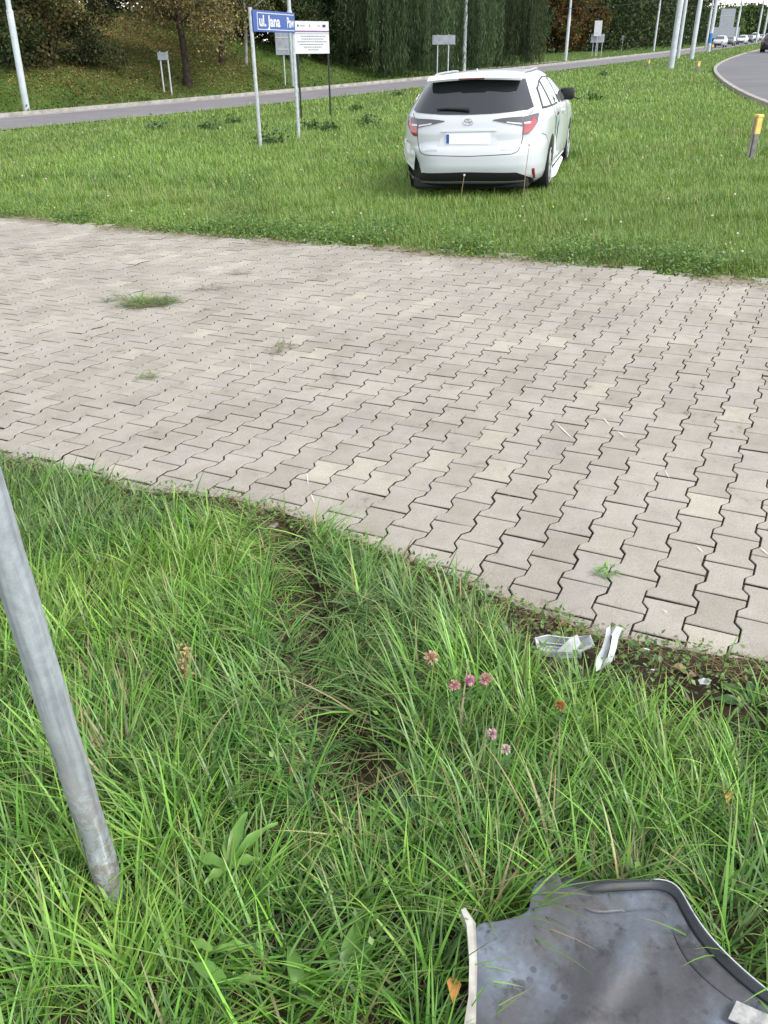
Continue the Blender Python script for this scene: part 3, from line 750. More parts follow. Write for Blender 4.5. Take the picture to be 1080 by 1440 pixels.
CAR = np.array([1.295, 11.55]); HEAD = R(15.8)
car = empty('estate_car', (CAR[0], CAR[1], SLOPE*CAR[0] - 0.045))
fwd = Vector((math.sin(HEAD), math.cos(HEAD), 0)); left = Vector((-math.cos(HEAD), math.sin(HEAD), 0))
fwd.z = SLOPE*fwd.x; left.z = SLOPE*left.x; up_ = fwd.cross(left).normalized()
car.matrix_world = Matrix(((fwd.x, left.x, up_.x, CAR[0]), (fwd.y, left.y, up_.y, CAR[1]), (fwd.z, left.z, up_.z, SLOPE*CAR[0] - 0.045), (0, 0, 0, 1)))
tag(car, 'white estate car with torn rear bumper corner and crumpled side, parked on the lawn', 'car')
bV, bF = loft_body(WAGON)
# dents along the right flank
dV = []
for (x, y, z) in bV:
    if y < -0.5 and 0.35 < z < 1.0:
        g = math.exp(-((x - 0.85)/0.35)**2 - ((z - 0.62)/0.25)**2); y += 0.055*g
        y += 0.018*math.sin(x*17 + z*9)*math.exp(-((x - 0.9)/0.45)**2)
    if y > 0.45 and x < -0.45 and z < 0.68:                                         # rear left corner pushed in
        g = math.exp(-((z - 0.42)/0.2)**2)*min(1, (y - 0.45)/0.3)*min(1, (-0.45 - x)/0.2); y -= 0.10*g; x += 0.03*g
    if z > 1.05: y *= 1.0
    dV.append((x, y, z))
bV = dV
body = link('body', cut_arches(bV, bF, [(0, -1), (0, 1), (2.70, -1), (2.70, 1)], 0.365), car); body.data.materials.append(M_paint)
sk = Skin(bV, bF)
# rear glass, its black frame, wiper
rw = put('rear_window', sk.patch('rear', [(-0.715, 1.030), (-0.665, 1.008), (-0.3, 0.985), (0, 0.979), (0.3, 0.985), (0.665, 1.008), (0.715, 1.030)], [(-0.575, 1.315), (0, 1.330), (0.575, 1.315)], 0.006, 8, 26), M_glass, car)
mb = MB(); pts = []
for a, b in ((0.00, 1.018), (0.10, 1.026), (0.25, 1.034), (0.39, 1.032)): p, nr = sk.hit('rear', a, b); pts.append(p + nr*0.025)
mb.tube(pts, [0.022, 0.018, 0.014, 0.008], 6).build('rear_wiper', M_bplast, rw, True)
# spoiler with brake lamp
sp = []; spF = []
ys_ = np.linspace(-0.555, 0.555, 17)
for y in ys_:
    q = 1 - (abs(y)/0.56)**5; xr = -0.56 - 0.17*(0.35 + 0.65*q); zt = 1.372 + 0.026*(1 - (y/0.56)**2)
    sp += [(-0.36, y, zt + 0.006), (-0.52, y, zt + 0.000), (xr, y, zt - 0.042), (xr + 0.006, y, zt - 0.062), (-0.54, y, zt - 0.06)]
for i in range(16):
    for k in range(5): spF.append((i*5+k, i*5+(k+1) % 5, (i+1)*5+(k+1) % 5, (i+1)*5+k))
spF += [(0, 1, 2, 3, 4), tuple(80 + k for k in (4, 3, 2, 1, 0))]
spo = put('roof_spoiler', (sp, spF), M_paint, car)
MB().box((-0.742, -0.15, 1.337), (-0.71, 0.15, 1.353), None, 0.004).build('brake_lamp', simple('dark_red_lens', (0.10, 0.02, 0.025), rough=0.2), spo)
# tail lamps: outer red clusters on the wings, slim inner lamps on the tailgate
for s in (-1, 1):
    ax = 'rear'
    inner_lo = [(s*0.615, 0.845), (s*0.55, 0.862), (s*0.40, 0.892), (s*0.285, 0.915)]; inner_hi = [(s*0.615, 0.945), (s*0.5, 0.942), (s*0.40, 0.936), (s*0.285, 0.922)]
    il = put('inner_tail_lamp', sk.patch(ax, inner_lo, inner_hi, 0.008, 3, 12), M_smoke, car)
    put('lamp_strip', sk.patch(ax, [(s*0.605, 0.862), (s*0.44, 0.888)], [(s*0.605, 0.878), (s*0.44, 0.898)], 0.011, 1, 8), M_clearl, il)
    lo = [(s*0.622, 0.755), (s*0.68, 0.763), (s*0.725, 0.800), (s*0.770, 0.875)]; hi = [(s*0.622, 0.945), (s*0.70, 0.955), (s*0.74, 0.962), (s*0.775, 0.967)]
    ol = put('tail_lamp', sk.patch(ax, lo, hi, 0.009, 5, 14), M_smoke, car)
    put('red_lens', sk.patch(ax, [(s*0.630, 0.765), (s*0.69, 0.780), (s*0.718, 0.812), (s*0.757, 0.880)], [(s*0.630, 0.830), (s*0.68, 0.838), (s*0.70, 0.885), (s*0.718, 0.945)], 0.013, 3, 12), M_red, ol)
    put('lamp_strip', sk.patch(ax, [(s*0.63, 0.868), (s*0.70, 0.868)], [(s*0.63, 0.884), (s*0.70, 0.890)], 0.013, 1, 6), M_clearl, ol)
    put('red_lens', sk.patch(ax, [(s*0.63, 0.835), (s*0.69, 0.842)], [(s*0.63, 0.860), (s*0.70, 0.862)], 0.0125, 1, 6), M_red, ol)
# tailgate seams
tg = put('tailgate_seam', sk.seam('rear', [(-0.715, 1.0), (-0.66, 0.93), (-0.635, 0.80), (-0.615, 0.66), (-0.585, 0.585), (-0.52, 0.560), (0, 0.545), (0.52, 0.560), (0.585, 0.585), (0.615, 0.66), (0.635, 0.80), (0.66, 0.93), (0.715, 1.0)], 0.008, cols=70), M_gap, car)
# number plate in its recess
rc = put('plate_recess', sk.patch('rear', [(-0.36, 0.655), (0.36, 0.655)], [(-0.30, 0.80), (0.30, 0.80)], 0.003, 3, 10), M_paint, car)
pl = put('number_plate', sk.patch('rear', [(-0.26, 0.672), (0.26, 0.672)], [(-0.26, 0.785), (0.26, 0.785)], 0.011, 2, 10), M_plate, car)
put('plate_band', sk.patch('rear', [(0.222, 0.676), (0.256, 0.676)], [(0.222, 0.781), (0.256, 0.781)], 0.0135, 1, 4), M_eu, pl)
put('plate_lamp_bar', sk.patch('rear', [(-0.33, 0.805), (0.33, 0.805)], [(-0.31, 0.822), (0.31, 0.822)], 0.012, 1, 10), M_paint, car)
# badge ring and small chrome letter strokes
p, nr = sk.hit('rear', 0, 0.905); mb = MB()
mb.tube([p + nr*0.008 + Vector((0.0, 0.055*math.cos(a), 0.036*math.sin(a))) for a in np.linspace(0, 6.283, 25)], 0.005, 6, False)
mb.tube([p + nr*0.008 + Vector((0.0, 0.020*math.cos(a), 0.034*math.sin(a))) for a in np.linspace(0, 6.283, 21)], 0.004, 6, False)
mb.tube([p + nr*0.009 + Vector((0.0, 0.036*math.cos(a), 0.015*math.sin(a) + 0.015)) for a in np.linspace(0, 6.283, 21)], 0.004, 6, False)
mb.build('badge', M_chrome, car, True)
for y0, nl in ((0.54, 7), (-0.40, 6)):
    for k in range(nl):
        yk = y0 - k*0.026
        put('badge_letter', sk.patch('rear', [(yk, 0.606), (yk - 0.016, 0.606)], [(yk, 0.626), (yk - 0.016, 0.626)], 0.004, 1, 3, 0.004), M_chrome, car)
# lower bumper: black valance with a satin lip, reflectors
va = put('lower_valance', sk.patch('rear', [(-0.80, 0.195), (0, 0.195), (0.80, 0.195)], [(-0.80, 0.215), (-0.70, 0.295), (-0.58, 0.355), (0, 0.372), (0.58, 0.355), (0.70, 0.295), (0.80, 0.225)], 0.010, 5, 26), M_bplast, car)
put('valance_lip', sk.patch('rear', [(-0.66, 0.245), (0, 0.250), (0.66, 0.245)], [(-0.66, 0.262), (0, 0.272), (0.66, 0.262)], 0.018, 1, 20), simple('satin_lip', (0.10, 0.10, 0.105), rough=0.35), va)
for s in (-1, 1):
    if s < 0: put('reflector', sk.patch('rear', [(s*0.745, 0.265), (s*0.768, 0.265)], [(s*0.740, 0.385), (s*0.763, 0.385)], 0.007, 2, 4), simple('dark_red_reflector', (0.20, 0.012, 0.02), rough=0.25), car)
put('bumper_seam', sk.seam('right', [(-0.63, 0.75), (-0.50, 0.72), (-0.36, 0.64), (-0.30, 0.52)], 0.006), M_gap, car)
# side windows, pillars, seams, handles
for s, ax in ((-1, 'right'), (1, 'left')):
    put('window_surround', sk.patch(ax, [(-0.50, 1.000), (0.5, 0.982), (1.5, 0.972), (2.18, 0.968)], [(-0.30, 1.215), (0.10, 1.285), (0.6, 1.312), (1.2, 1.295), (1.62, 1.205), (2.18, 0.972)], 0.004, 6, 30), M_bplast, car)
    put('quarter_window', sk.patch(ax, [(-0.455, 1.020), (0.02, 1.012)], [(-0.275, 1.205), (0.00, 1.255)], 0.008, 4, 8), M_glass2, car)
    put('rear_door_window', sk.patch(ax, [(0.17, 1.008), (0.92, 0.995)], [(0.14, 1.272), (0.52, 1.295), (0.88, 1.285)], 0.008, 4, 10), M_glass2, car)
    put('front_door_window', sk.patch(ax, [(1.02, 0.992), (1.92, 0.988)], [(0.98, 1.278), (1.22, 1.262), (1.55, 1.170), (1.85, 1.030)], 0.008, 4, 12), M_glass2, car)
    put('door_seam', sk.seam(ax, [(0.10, 1.03), (0.24, 0.93), (0.33, 0.80), (0.40, 0.66), (0.43, 0.52)], 0.022 if s < 0 else 0.006), M_gap, car)
    put('door_seam', sk.seam(ax, [(0.97, 1.02), (0.985, 0.85), (1.0, 0.60), (1.01, 0.30)], 0.030 if s < 0 else 0.006), M_gap, car)
    put('door_seam', sk.seam(ax, [(1.98, 1.0), (2.06, 0.75), (2.10, 0.45), (2.08, 0.28)], 0.006), M_gap, car)
    put('sill_trim', sk.patch(ax, [(0.48, 0.20), (2.25, 0.20)], [(0.45, 0.27), (2.28, 0.27)], 0.012, 2, 16), M_paint if s < 0 else M_bplast, car)
    for xh in (0.30 + 0.42, 1.36):
        p, nr = sk.hit(ax, xh, 0.865)
        MB().box((xh - 0.10, p.y - 0.028, 0.850), (xh + 0.10, p.y + 0.028, 0.885), None, 0.01).build('door_handle', M_paint if xh > 1 else M_bplast, car)
    # roof rail
    mb = MB(); pts = []
    for xa in np.linspace(-0.36, 1.30, 12):
        p, nr = sk.hit('top', float(xa), s*(0.545 - 0.02*abs(xa - 0.4))); pts.append(p + Vector((0, 0, 0.006 + 0.014*(1 - ((xa - 0.47)/0.83)**6))))
    mb.tube(pts, [0.005] + [0.012]*10 + [0.005], 7).build('roof_rail', simple('rail_grey', (0.30, 0.31, 0.33), rough=0.4) if 'rail_grey' not in MATS else MATS['rail_grey'], car, True)
# damage on the right flank
sc = put('scraped_panel', sk.patch('right', [(0.44, 0.30), (0.70, 0.29), (0.96, 0.30)], [(0.45, 0.56), (0.60, 0.66), (0.95, 0.60)], 0.003, 4, 12), M_scuff, car)
put('green_sticker', sk.patch('right', [(0.50, 0.60), (0.92, 0.62)], [(0.44, 0.86), (0.80, 0.76)], 0.006, 3, 5), M_green, car)
put('crease', sk.seam('right', [(0.50, 0.94), (0.62, 0.88), (0.78, 0.80), (0.92, 0.66), (0.95, 0.50)], 0.03), M_gap, car)
mb = MB()
mb.add([(0.46, -0.86, 0.115), (0.62, -0.90, 0.13), (1.05, -0.905, 0.185), (1.8, -0.885, 0.215), (1.8, -0.86, 0.245), (1.05, -0.865, 0.25), (0.62, -0.85, 0.215), (0.48, -0.84, 0.165)], [(0, 1, 6, 7), (1, 2, 5, 6), (2, 3, 4, 5)])
mb.build('hanging_sill', M_paint, car)
# mirrors
for s in (-1, 1):
    mb = MB(); p, nr = sk.hit('right' if s < 0 else 'left', 1.86, 1.05)
    mb.box((1.80, s*0.90 - 0.09, 0.965), (1.93, s*0.90 + 0.11, 1.12), None, 0.04)
    mb.tube([(1.90, s*0.78, 0.97), (1.87, s*0.86, 1.00)], 0.025, 6)
    if s < 0: mb.tube([(1.86, -0.98, 1.00), (1.84, -1.05, 0.97), (1.85, -1.10, 1.00)], [0.012, 0.008, 0.004], 5)
    mb.build('wing_mirror', M_bplast, car, True)
# shark fin aerial
fp, nr = sk.hit('top', -0.28, 0.0); fz = fp.z
MB().add([(-0.40, -0.002, fz - 0.003), (-0.40, 0.002, fz - 0.003), (-0.20, 0.0, fz - 0.003), (-0.36, -0.028, fz - 0.003), (-0.36, 0.028, fz - 0.003), (-0.375, 0.0, fz + 0.06), (-0.33, 0.0, fz + 0.05)],
         [(0, 3, 5), (1, 5, 4), (3, 6, 5), (4, 5, 6), (3, 2, 6), (4, 6, 2), (0, 5, 1)]).build('aerial_fin', M_paint, car)
# torn left rear corner
put('torn_bumper_cavity', sk.patch('rear', [(0.55, 0.20), (0.84, 0.22)], [(0.62, 0.46), (0.70, 0.58), (0.74, 0.50), (0.80, 0.70)], 0.010, 4, 8), M_under, car)
mb = MB(); mb.add([(-0.74, 0.70, 0.72), (-0.62, 0.845, 0.72), (-0.58, 0.865, 0.55), (-0.66, 0.81, 0.45), (-0.76, 0.70, 0.37), (-0.83, 0.66, 0.55), (-0.71, 0.79, 0.57)], [(0, 1, 6), (1, 2, 6), (2, 3, 6), (3, 4, 5), (3, 5, 6), (5, 0, 6)])
mb.build('torn_bumper_flap', M_scuff, car)
mb = MB(); mb.add([(-0.52, 0.865, 0.66), (-0.42, 0.875, 0.58), (-0.44, 0.86, 0.26), (-0.56, 0.84, 0.20), (-0.62, 0.82, 0.44)], [(0, 1, 4), (1, 2, 4), (2, 3, 4)])
mb.build('hanging_arch_liner', M_bplast, car)
MB().box((-0.80, -0.70, 0.16), (3.40, 0.70, 0.30), None, 0.03).build('underbody', M_bplast, car)
for x_ in (0.0, 2.70):
    for s in (-1, 1): add_wheel(car, x_, s)

# ------------------------------------------------------------------ foreground things
def up_at(base, px, py, dh):
    """the point dh above a base that appears at (px, py), kept at the base's distance"""
    return at_y(px, py, base[1])
def post_mat():
    m, n, l, b = new_mat('worn_galvanised_post')
    f = noise(n, l, 7, 6, 0.7); g = noise(n, l, 45, 4, 0.7)
    tc = n.new('ShaderNodeTexCoord'); sp_ = n.new('ShaderNodeSeparateXYZ'); l.new(tc.outputs['Object'], sp_.inputs[0])
    c = ramp(n, l, f, [(0.3, (0.30, 0.33, 0.36)), (0.55, (0.40, 0.435, 0.46)), (0.75, (0.49, 0.52, 0.54))])
    c = mixc(n, l, 1.0, c, ramp(n, l, g, [(0.3, (0.80, 0.80, 0.80)), (0.7, (1.08, 1.08, 1.08))]), 'MULTIPLY')
    mr = n.new('ShaderNodeMapRange'); l.new(sp_.outputs[2], mr.inputs[0]); mr.inputs[1].default_value = 0.02; mr.inputs[2].default_value = 0.62; mr.inputs[3].default_value = 1.0; mr.inputs[4].default_value = 0.0
    ml = n.new('ShaderNodeMath'); ml.operation = 'MULTIPLY'; l.new(mr.outputs[0], ml.inputs[0])
    l.new(ramp(n, l, g, [(0.44, (0, 0, 0)), (0.54, (1, 1, 1))]), ml.inputs[1])
    c = mixc(n, l, ml.outputs[0], c, (0.21, 0.18, 0.155))          # splashed soil and zinc rust near the foot
    mp = n.new('ShaderNodeMapping'); mp.inputs['Scale'].default_value = (38, 38, 1.6); l.new(tc.outputs['Object'], mp.inputs[0])
    st = n.new('ShaderNodeTexNoise'); st.inputs['Scale'].default_value = 1.6; st.inputs['Detail'].default_value = 5; l.new(mp.outputs[0], st.inputs['Vector'])
    c = mixc(n, l, 1.0, c, ramp(n, l, st.outputs['Fac'], [(0.32, (0.62, 0.64, 0.66)), (0.5, (0.95, 0.95, 0.95)), (0.66, (1.0, 1.0, 1.0)), (0.72, (1.5, 1.5, 1.5))]), 'MULTIPLY')
    l.new(c, b.inputs['Base Color']); b.inputs['Metallic'].default_value = 0.25; b.inputs['Roughness'].default_value = 0.52
    bump(n, l, b, g, 0.25, 0.004); return m
pz = float(verge_z(POST[0], POST[1]))
t1 = at_y(-2, 742, POST[1] - 0.02)
axis = Vector(t1) - Vector((POST[0], POST[1], pz)); axis.normalize()
post = empty('signpost_tube', (POST[0], POST[1], pz))
Mp = Matrix.Translation((POST[0], POST[1], pz)) @ axis.to_track_quat('Z', 'Y').to_matrix().to_4x4(); post.matrix_world = Mp
tag(post, 'thick galvanised steel post with soil marks, rising from the long grass at left', 'post')
mb = MB(); hs_ = np.concatenate([[-0.06, 0.0], np.linspace(0.03, 2.35, 60)])
V = []; F = []; NP = 28
for h in hs_:
    for k in range(NP):
        a = 2*math.pi*k/NP; r_ = 0.0280 + 0.0006*math.sin(h*31 + 2*a) 
        d = 0.006*math.exp(-((h - 0.20)/0.05)**2)*max(0, math.cos(a + 1.4)) + 0.004*math.exp(-((h - 0.42)/0.03)**2)*max(0, math.cos(a + 1.1))
        V.append(((r_ - d)*math.cos(a), (r_ - d)*math.sin(a), h))
for i in range(len(hs_) - 1):
    for k in range(NP): F.append((i*NP+k, i*NP+(k+1) % NP, (i+1)*NP+(k+1) % NP, (i+1)*NP+k))
F.append(tuple((len(hs_)-1)*NP + k for k in range(NP))); mb.add(V, F).build('tube', post_mat(), post, True)
mb = MB(); mb.tube([(0.0278*math.cos(-1.9), 0.0278*math.sin(-1.9), h) for h in np.linspace(0.02, 2.3, 30)], 0.0016, 6).build('weld_seam', MATS['worn_galvanised_post'], post, True)

# torn-off wing panel, lying hollow side up
def panel_mat():
    m, n, l, b = new_mat('dusty_grey_plastic')
    f = noise(n, l, 4.5, 5, 0.6); g = noise(n, l, 16, 5, 0.7); h = noise(n, l, 90, 4, 0.8)
    c = ramp(n, l, f, [(0.30, (0.040, 0.040, 0.043)), (0.48, (0.066, 0.066, 0.072)), (0.58, (0.090, 0.105, 0.128)), (0.70, (0.16, 0.19, 0.235))])
    c = mixc(n, l, ramp(n, l, g, [(0.36, (0.9, 0.9, 0.9)), (0.47, (0, 0, 0))]), c, (0.032, 0.031, 0.034))
    c = mixc(n, l, 0.8, c, ramp(n, l, h, [(0.3, (0.78, 0.78, 0.78)), (0.7, (1.15, 1.14, 1.12))]), 'MULTIPLY')
    vo = n.new('ShaderNodeTexVoronoi'); vo.inputs['Scale'].default_value = 34; tc = n.new('ShaderNodeTexCoord'); l.new(tc.outputs['Object'], vo.inputs['Vector'])
    spots_ = mixc(n, l, 1.0, ramp(n, l, vo.outputs['Distance'], [(0.20, (1, 1, 1)), (0.26, (0, 0, 0))]), ramp(n, l, noise(n, l, 9, 3), [(0.52, (0, 0, 0)), (0.60, (0.75, 0.75, 0.75))]), 'MULTIPLY')
    c = mixc(n, l, spots_, c, (0.045, 0.045, 0.05))
    l.new(c, b.inputs['Base Color']); b.inputs['Roughness'].default_value = 0.42; b.inputs['Specular IOR Level'].default_value = 0.5
    bump(n, l, b, f, 0.15, 0.02); return m
M_panel = panel_mat()
OUT = [(668, 1298), (690, 1299), (715, 1294), (738, 1286), (746, 1279), (745, 1262), (750, 1246), (762, 1234), (776, 1230), (795, 1233), (815, 1240), (835, 1243), (870, 1241), (905, 1240), (928, 1239), (945, 1244), (955, 1253),
       (963, 1268), (975, 1290), (995, 1318), (1020, 1345), (1050, 1373), (1085, 1402), (1130, 1438), (1180, 1480), (1190, 1530), (1150, 1570), (1000, 1600), (850, 1605), (720, 1600), (672, 1570), (667, 1500), (668, 1400), (668, 1340)]
HP = 0.14
ow = np.array([at(*q, HP) for q in OUT])
# densify the outline
dn = []
for a, b in zip(ow, np.roll(ow, -1, 0)):
    k = max(2, int(np.linalg.norm(b - a)/0.012)); dn += [a + (b - a)*i/k for i in range(k)]
dn = np.array(dn)
for _ in range(2): dn = 0.25*np.roll(dn, 1, 0) + 0.5*dn + 0.25*np.roll(dn, -1, 0)
cen = at(865, 1430, HP)
tagpx = np.array([px_of(*p) for p in dn])
rimw = sstep(775, 860, tagpx[:, 0])*sstep(1300, 1285, np.where(tagpx[:, 0] < 800, tagpx[:, 1], 0))*sstep(1560, 1500, tagpx[:, 1])
rimw = rimw*(0.75 + 0.25*sstep(900, 960, tagpx[:, 0]))
dist = np.linalg.norm(dn - cen, axis=1)
prof = [(0.0, 0.006), (0.003, 0.009), (0.007, 0.008), (0.013, 0.002), (0.019, -0.004), (0.030, -0.006), (0.055, -0.006)]
rings = []
NRM = np.array([0, 0, 1.0])
def dish(p):
    q = np.array([px_of(*pp) for pp in p]); u = (q[:, 0] - 860)/200; v = (q[:, 1] - 1400)/160
    ridge = 0.016*np.exp(-((u + 0.55*v + 0.12)/0.16)**2)*sstep(-0.9, -0.2, v)
    return -0.02*np.exp(-(u*u + v*v)) + ridge + 0.006*np.sin(u*4)*np.cos(v*3)
for d_, h_ in prof:
    t = np.minimum(d_/dist, 0.9)[:, None]; p = dn + (cen - dn)*t
    rings.append(p + NRM*(h_*rimw)[:, None] + NRM*(dish(p)*sstep(0, 0.4, t[:, 0]))[:, None])
for s_ in np.linspace(0.12, 0.95, 16):
    t = np.maximum(s_, (0.055/dist)*1.15 + s_*0.02)[:, None]; t = np.minimum(t, 0.98); p = dn + (cen - dn)*t
    rings.append(p - NRM*(0.006*rimw*(1 - s_))[:, None] + NRM*(dish(p)*sstep(0, 0.4, t[:, 0]))[:, None])
panel = empty('wing_panel', tuple(cen - (0, 0, 0.03)))
tag(panel, 'torn-off white car wing panel lying hollow grey side up in the grass', 'car panel')
Minv = Matrix.Translation(-Vector(cen - (0, 0, 0.03)))
def ring_part(name, lo, hi, mat, sel=None, closed=False, cut=None):
    n = len(dn); V = np.concatenate(rings[lo:hi]) ; F = []
    for i in range(hi - lo - 1):
        for k in range(n):
            j = (k+1) % n
            if sel is not None and not (sel[k] and sel[j]) and not (cut is not None and i >= cut): continue
            F.append((i*n+k, i*n+j, (i+1)*n+j, (i+1)*n+k))
    if closed: F.append(tuple((hi-lo-1)*n + k for k in range(n)))
    me = poly_mesh(name, [tuple(Minv @ Vector(v)) for v in V], F, mat, True)
    o = link(name, me, panel); md = o.modifiers.new('thick', 'SOLIDIFY'); md.thickness = 0.003; md.offset = -1; return o
M_flange = simple('shade_dark_flange', (0.008, 0.009, 0.011), (0.026, 0.029, 0.035), 12, 0.4)  # near-black colour paints in the shade on the flange turned from the sky
onrim = rimw > 0.02
ring_part('inner_shell', 0, len(rings), M_panel, ~onrim | (rimw < 0.05), True, 4)
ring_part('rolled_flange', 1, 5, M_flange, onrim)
whitew = onrim & (tagpx[:, 0] > 915)
ring_part('painted_lip', 0, 2, M_paint, whitew)
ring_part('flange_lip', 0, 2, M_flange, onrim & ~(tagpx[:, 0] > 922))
# white clip strip along the left edge, label on the right
mb = MB(); A = [at(652, 1279, HP + 0.035), at(660, 1300, HP + 0.03), at(664, 1350, HP + 0.02), at(663, 1400, HP + 0.015), at(655, 1450, HP + 0.01), at(648, 1520, HP)]
B = [at(656, 1279, HP + 0.035), at(669, 1298, HP + 0.01), at(671, 1350, HP + 0.005), at(671, 1400, HP), at(670, 1450, HP), at(668, 1520, HP)]
V = []; F = []
for a, b in zip(A, B):
    o_ = np.array([-0.005, 0, 0]); V += [a + o_, (a + b)/2 + (0, 0, 0.006), b, b - (0, 0, 0.012), a + o_ - (0, 0, 0.018)]
for i in range(5):
    for k in range(5): F.append((i*5+k, i*5+(k+1) % 5, (i+1)*5+(k+1) % 5, (i+1)*5+k))
F += [(0, 1, 2, 3, 4), (29, 28, 27, 26, 25)]
o = put('edge_strip', ([tuple(Minv @ Vector(v)) for v in V], F), simple('dull_white_paint', (0.27, 0.255, 0.22), (0.40, 0.385, 0.345), 25, 0.6), panel)
q = [at(1036, 1407, HP + 0.004), at(1112, 1440, HP + 0.004), at(1102, 1466, HP + 0.004), at(1024, 1432, HP + 0.004)]
put('label_sticker', ([tuple(Minv @ Vector(v)) for v in q] + [tuple(Minv @ Vector(v - np.array([0, 0, 0.003]))) for v in q], [(0, 1, 2, 3), (0, 4, 5, 1), (1, 5, 6, 2), (2, 6, 7, 3), (3, 7, 4, 0)]), simple('worn_label', (0.20, 0.20, 0.195), (0.36, 0.36, 0.35), 60, 0.6), panel, False)

# broken white trim
M_trim = simple('broken_white_plastic', (0.44, 0.46, 0.48), (0.58, 0.60, 0.61), 22, 0.45)
M_trimg = simple('grey_trim_plastic', (0.30, 0.32, 0.34), (0.44, 0.46, 0.48), 22, 0.5)
def sheet_px(name, pts, tris, mat, parent, org, thick=0.003):
    V = [tuple(Vector(at(px, py, h + 0.02)) - org) for px, py, h in pts]
    o = link(name, poly_mesh(name, V, tris, mat), parent); md = o.modifiers.new('thick', 'SOLIDIFY'); md.thickness = thick; md.offset = 0; return o
g = Vector(at(795, 915, 0.03)); tr = empty('broken_trim', g); tag(tr, 'flat broken white plastic trim tray lying beside the paving edge', 'car trim')
sheet_px('tray', [(752, 897, .075), (770, 893, .07), (800, 897, .075), (830, 893, .08), (836, 908, .075), (818, 916, .05), (790, 918, .045), (756, 914, .045), (760, 905, .035), (805, 907, .03)],
         [(0, 1, 8), (1, 2, 9, 8), (2, 3, 9), (3, 4, 9), (4, 5, 9), (5, 6, 9), (6, 7, 8, 9), (7, 0, 8)], M_trim, tr, g)
sheet_px('tray_rim', [(756, 914, .047), (790, 919, .047), (818, 918, .052), (818, 924, .035), (790, 926, .03), (756, 921, .03)], [(0, 1, 4, 5), (1, 2, 3, 4)], M_trimg, tr, g)
sheet_px('shard', [(783, 916, .06), (800, 899, .10), (812, 892, .115), (817, 905, .09), (806, 917, .065)], [(0, 1, 4), (1, 2, 3, 4)], M_trim, tr, g)
sheet_px('rib', [(758, 906, .05), (800, 910, .05), (800, 907, .065), (758, 903, .065)], [(0, 1, 2, 3)], M_trimg, tr, g)
g = Vector(at(855, 925, 0.03)); tr = empty('broken_trim', g); tag(tr, 'narrow forked piece of white plastic trim standing in the grass beside the tray', 'car trim')
sheet_px('blade', [(838, 945, .04), (837, 928, .06), (846, 912, .085), (851, 896, .11), (853, 884, .13), (858, 880, .135), (859, 892, .12), (856, 910, .09), (852, 925, .065), (846, 940, .04)], [(0, 1, 8, 9), (1, 2, 7, 8), (2, 3, 6, 7), (3, 4, 5, 6)], M_trim, tr, g)
sheet_px('prong', [(846, 940, .045), (853, 925, .075), (857, 910, .10), (860, 893, .125), (867, 881, .14), (875, 883, .135), (869, 898, .105), (866, 913, .08), (860, 930, .05)], [(0, 1, 8), (1, 2, 7, 8), (2, 3, 6, 7), (3, 4, 5, 6)], M_trim, tr, g)
sheet_px('fold_line', [(852, 926, .079), (857, 910, .105), (859, 893, .13), (861, 894, .13), (858, 911, .105), (854, 926, .079)], [(0, 1, 4, 5), (1, 2, 3, 4)], M_gap, tr, g, 0.001)
for i, (px, py, w, h, lab) in enumerate([(907, 914, 13, 5, 'small white plastic splinter on the straw nearest the paving'), (917, 943, 7, 4, 'tiny white plastic crumb in the straw below the splinter'), (991, 958, 19, 10, 'white plastic shard at the grass edge beside a brown leaf')]):
    g = Vector(at(px, py, 0.05))
    o = sheet_px('plastic_shard', [(px - w/2, py - h*0.2, .055), (px - w*0.1, py - h/2, .065), (px + w/2, py - h*0.1, .06), (px + w*0.3, py + h/2, .05), (px - w*0.35, py + h*0.4, .05)], [(0, 1, 2, 3, 4)], M_signwhite, None, g); o.location = g
    tag(o, lab, 'plastic shard')

# fallen leaves
def fallen(px, py, size, rot, col, label, h=0.05):
    g = Vector(at(px, py, h)); V = []; F = []
    prof_ = [(0, 0.015), (0.2, 0.16), (0.45, 0.25), (0.7, 0.17), (0.9, 0.05), (1.0, 0.005)]
    for t, w in prof_:
        z = 0.16*math.sin(t*5.0) ; V += [(t - 0.5, -w, z + 0.5*w), (t - 0.5, 0, z - 0.03), (t - 0.5, w*0.8, z + 0.9*w)]
    for i in range(5):
        for k in range(2): F.append((i*3+k, i*3+k+1, (i+1)*3+k+1, (i+1)*3+k))
    c, s = math.cos(rot), math.sin(rot); V = [((x*c - y*s)*size, (x*s + y*c)*size, z*size) for x, y, z in V]
    o = link('fallen_leaf', poly_mesh('fallen_leaf', V, F, simple('leaf_' + str(px), tuple(0.7*c_ for c_ in col), col, 60, 0.75), True)); o.location = g; tag(o, label, 'leaf', 'fallen leaves in the grass'); return o
fallen(1021, 1117, 0.055, 1.3, (0.52, 0.38, 0.09), 'yellow fallen leaf caught upright in the long grass at right', 0.13)
fallen(637, 1388, 0.06, 1.5, (0.46, 0.21, 0.05), 'orange curled leaf beside the white strip of the torn panel', 0.12)
fallen(957, 943, 0.055, -0.5, (0.36, 0.25, 0.13), 'pale brown leaf lying on the straw beside the plastic shard', 0.05)
fallen(975, 952, 0.05, 0.4, (0.17, 0.11, 0.065), 'dark brown leaf lying between pale leaf and plastic shard', 0.045)
fallen(411, 1084, 0.03, 1.2, (0.30, 0.10, 0.04), 'small rust-red leaf left of the wheel rut', 0.10)
fallen(258, 692, 0.045, 0.7, (0.36, 0.26, 0.16), 'pale leaf lying at the paving edge above the tall tussock', 0.045)
fallen(793, 880, 0.04, 0.2, (0.34, 0.17, 0.07), 'rusty leaf just above the broken trim tray', 0.04)

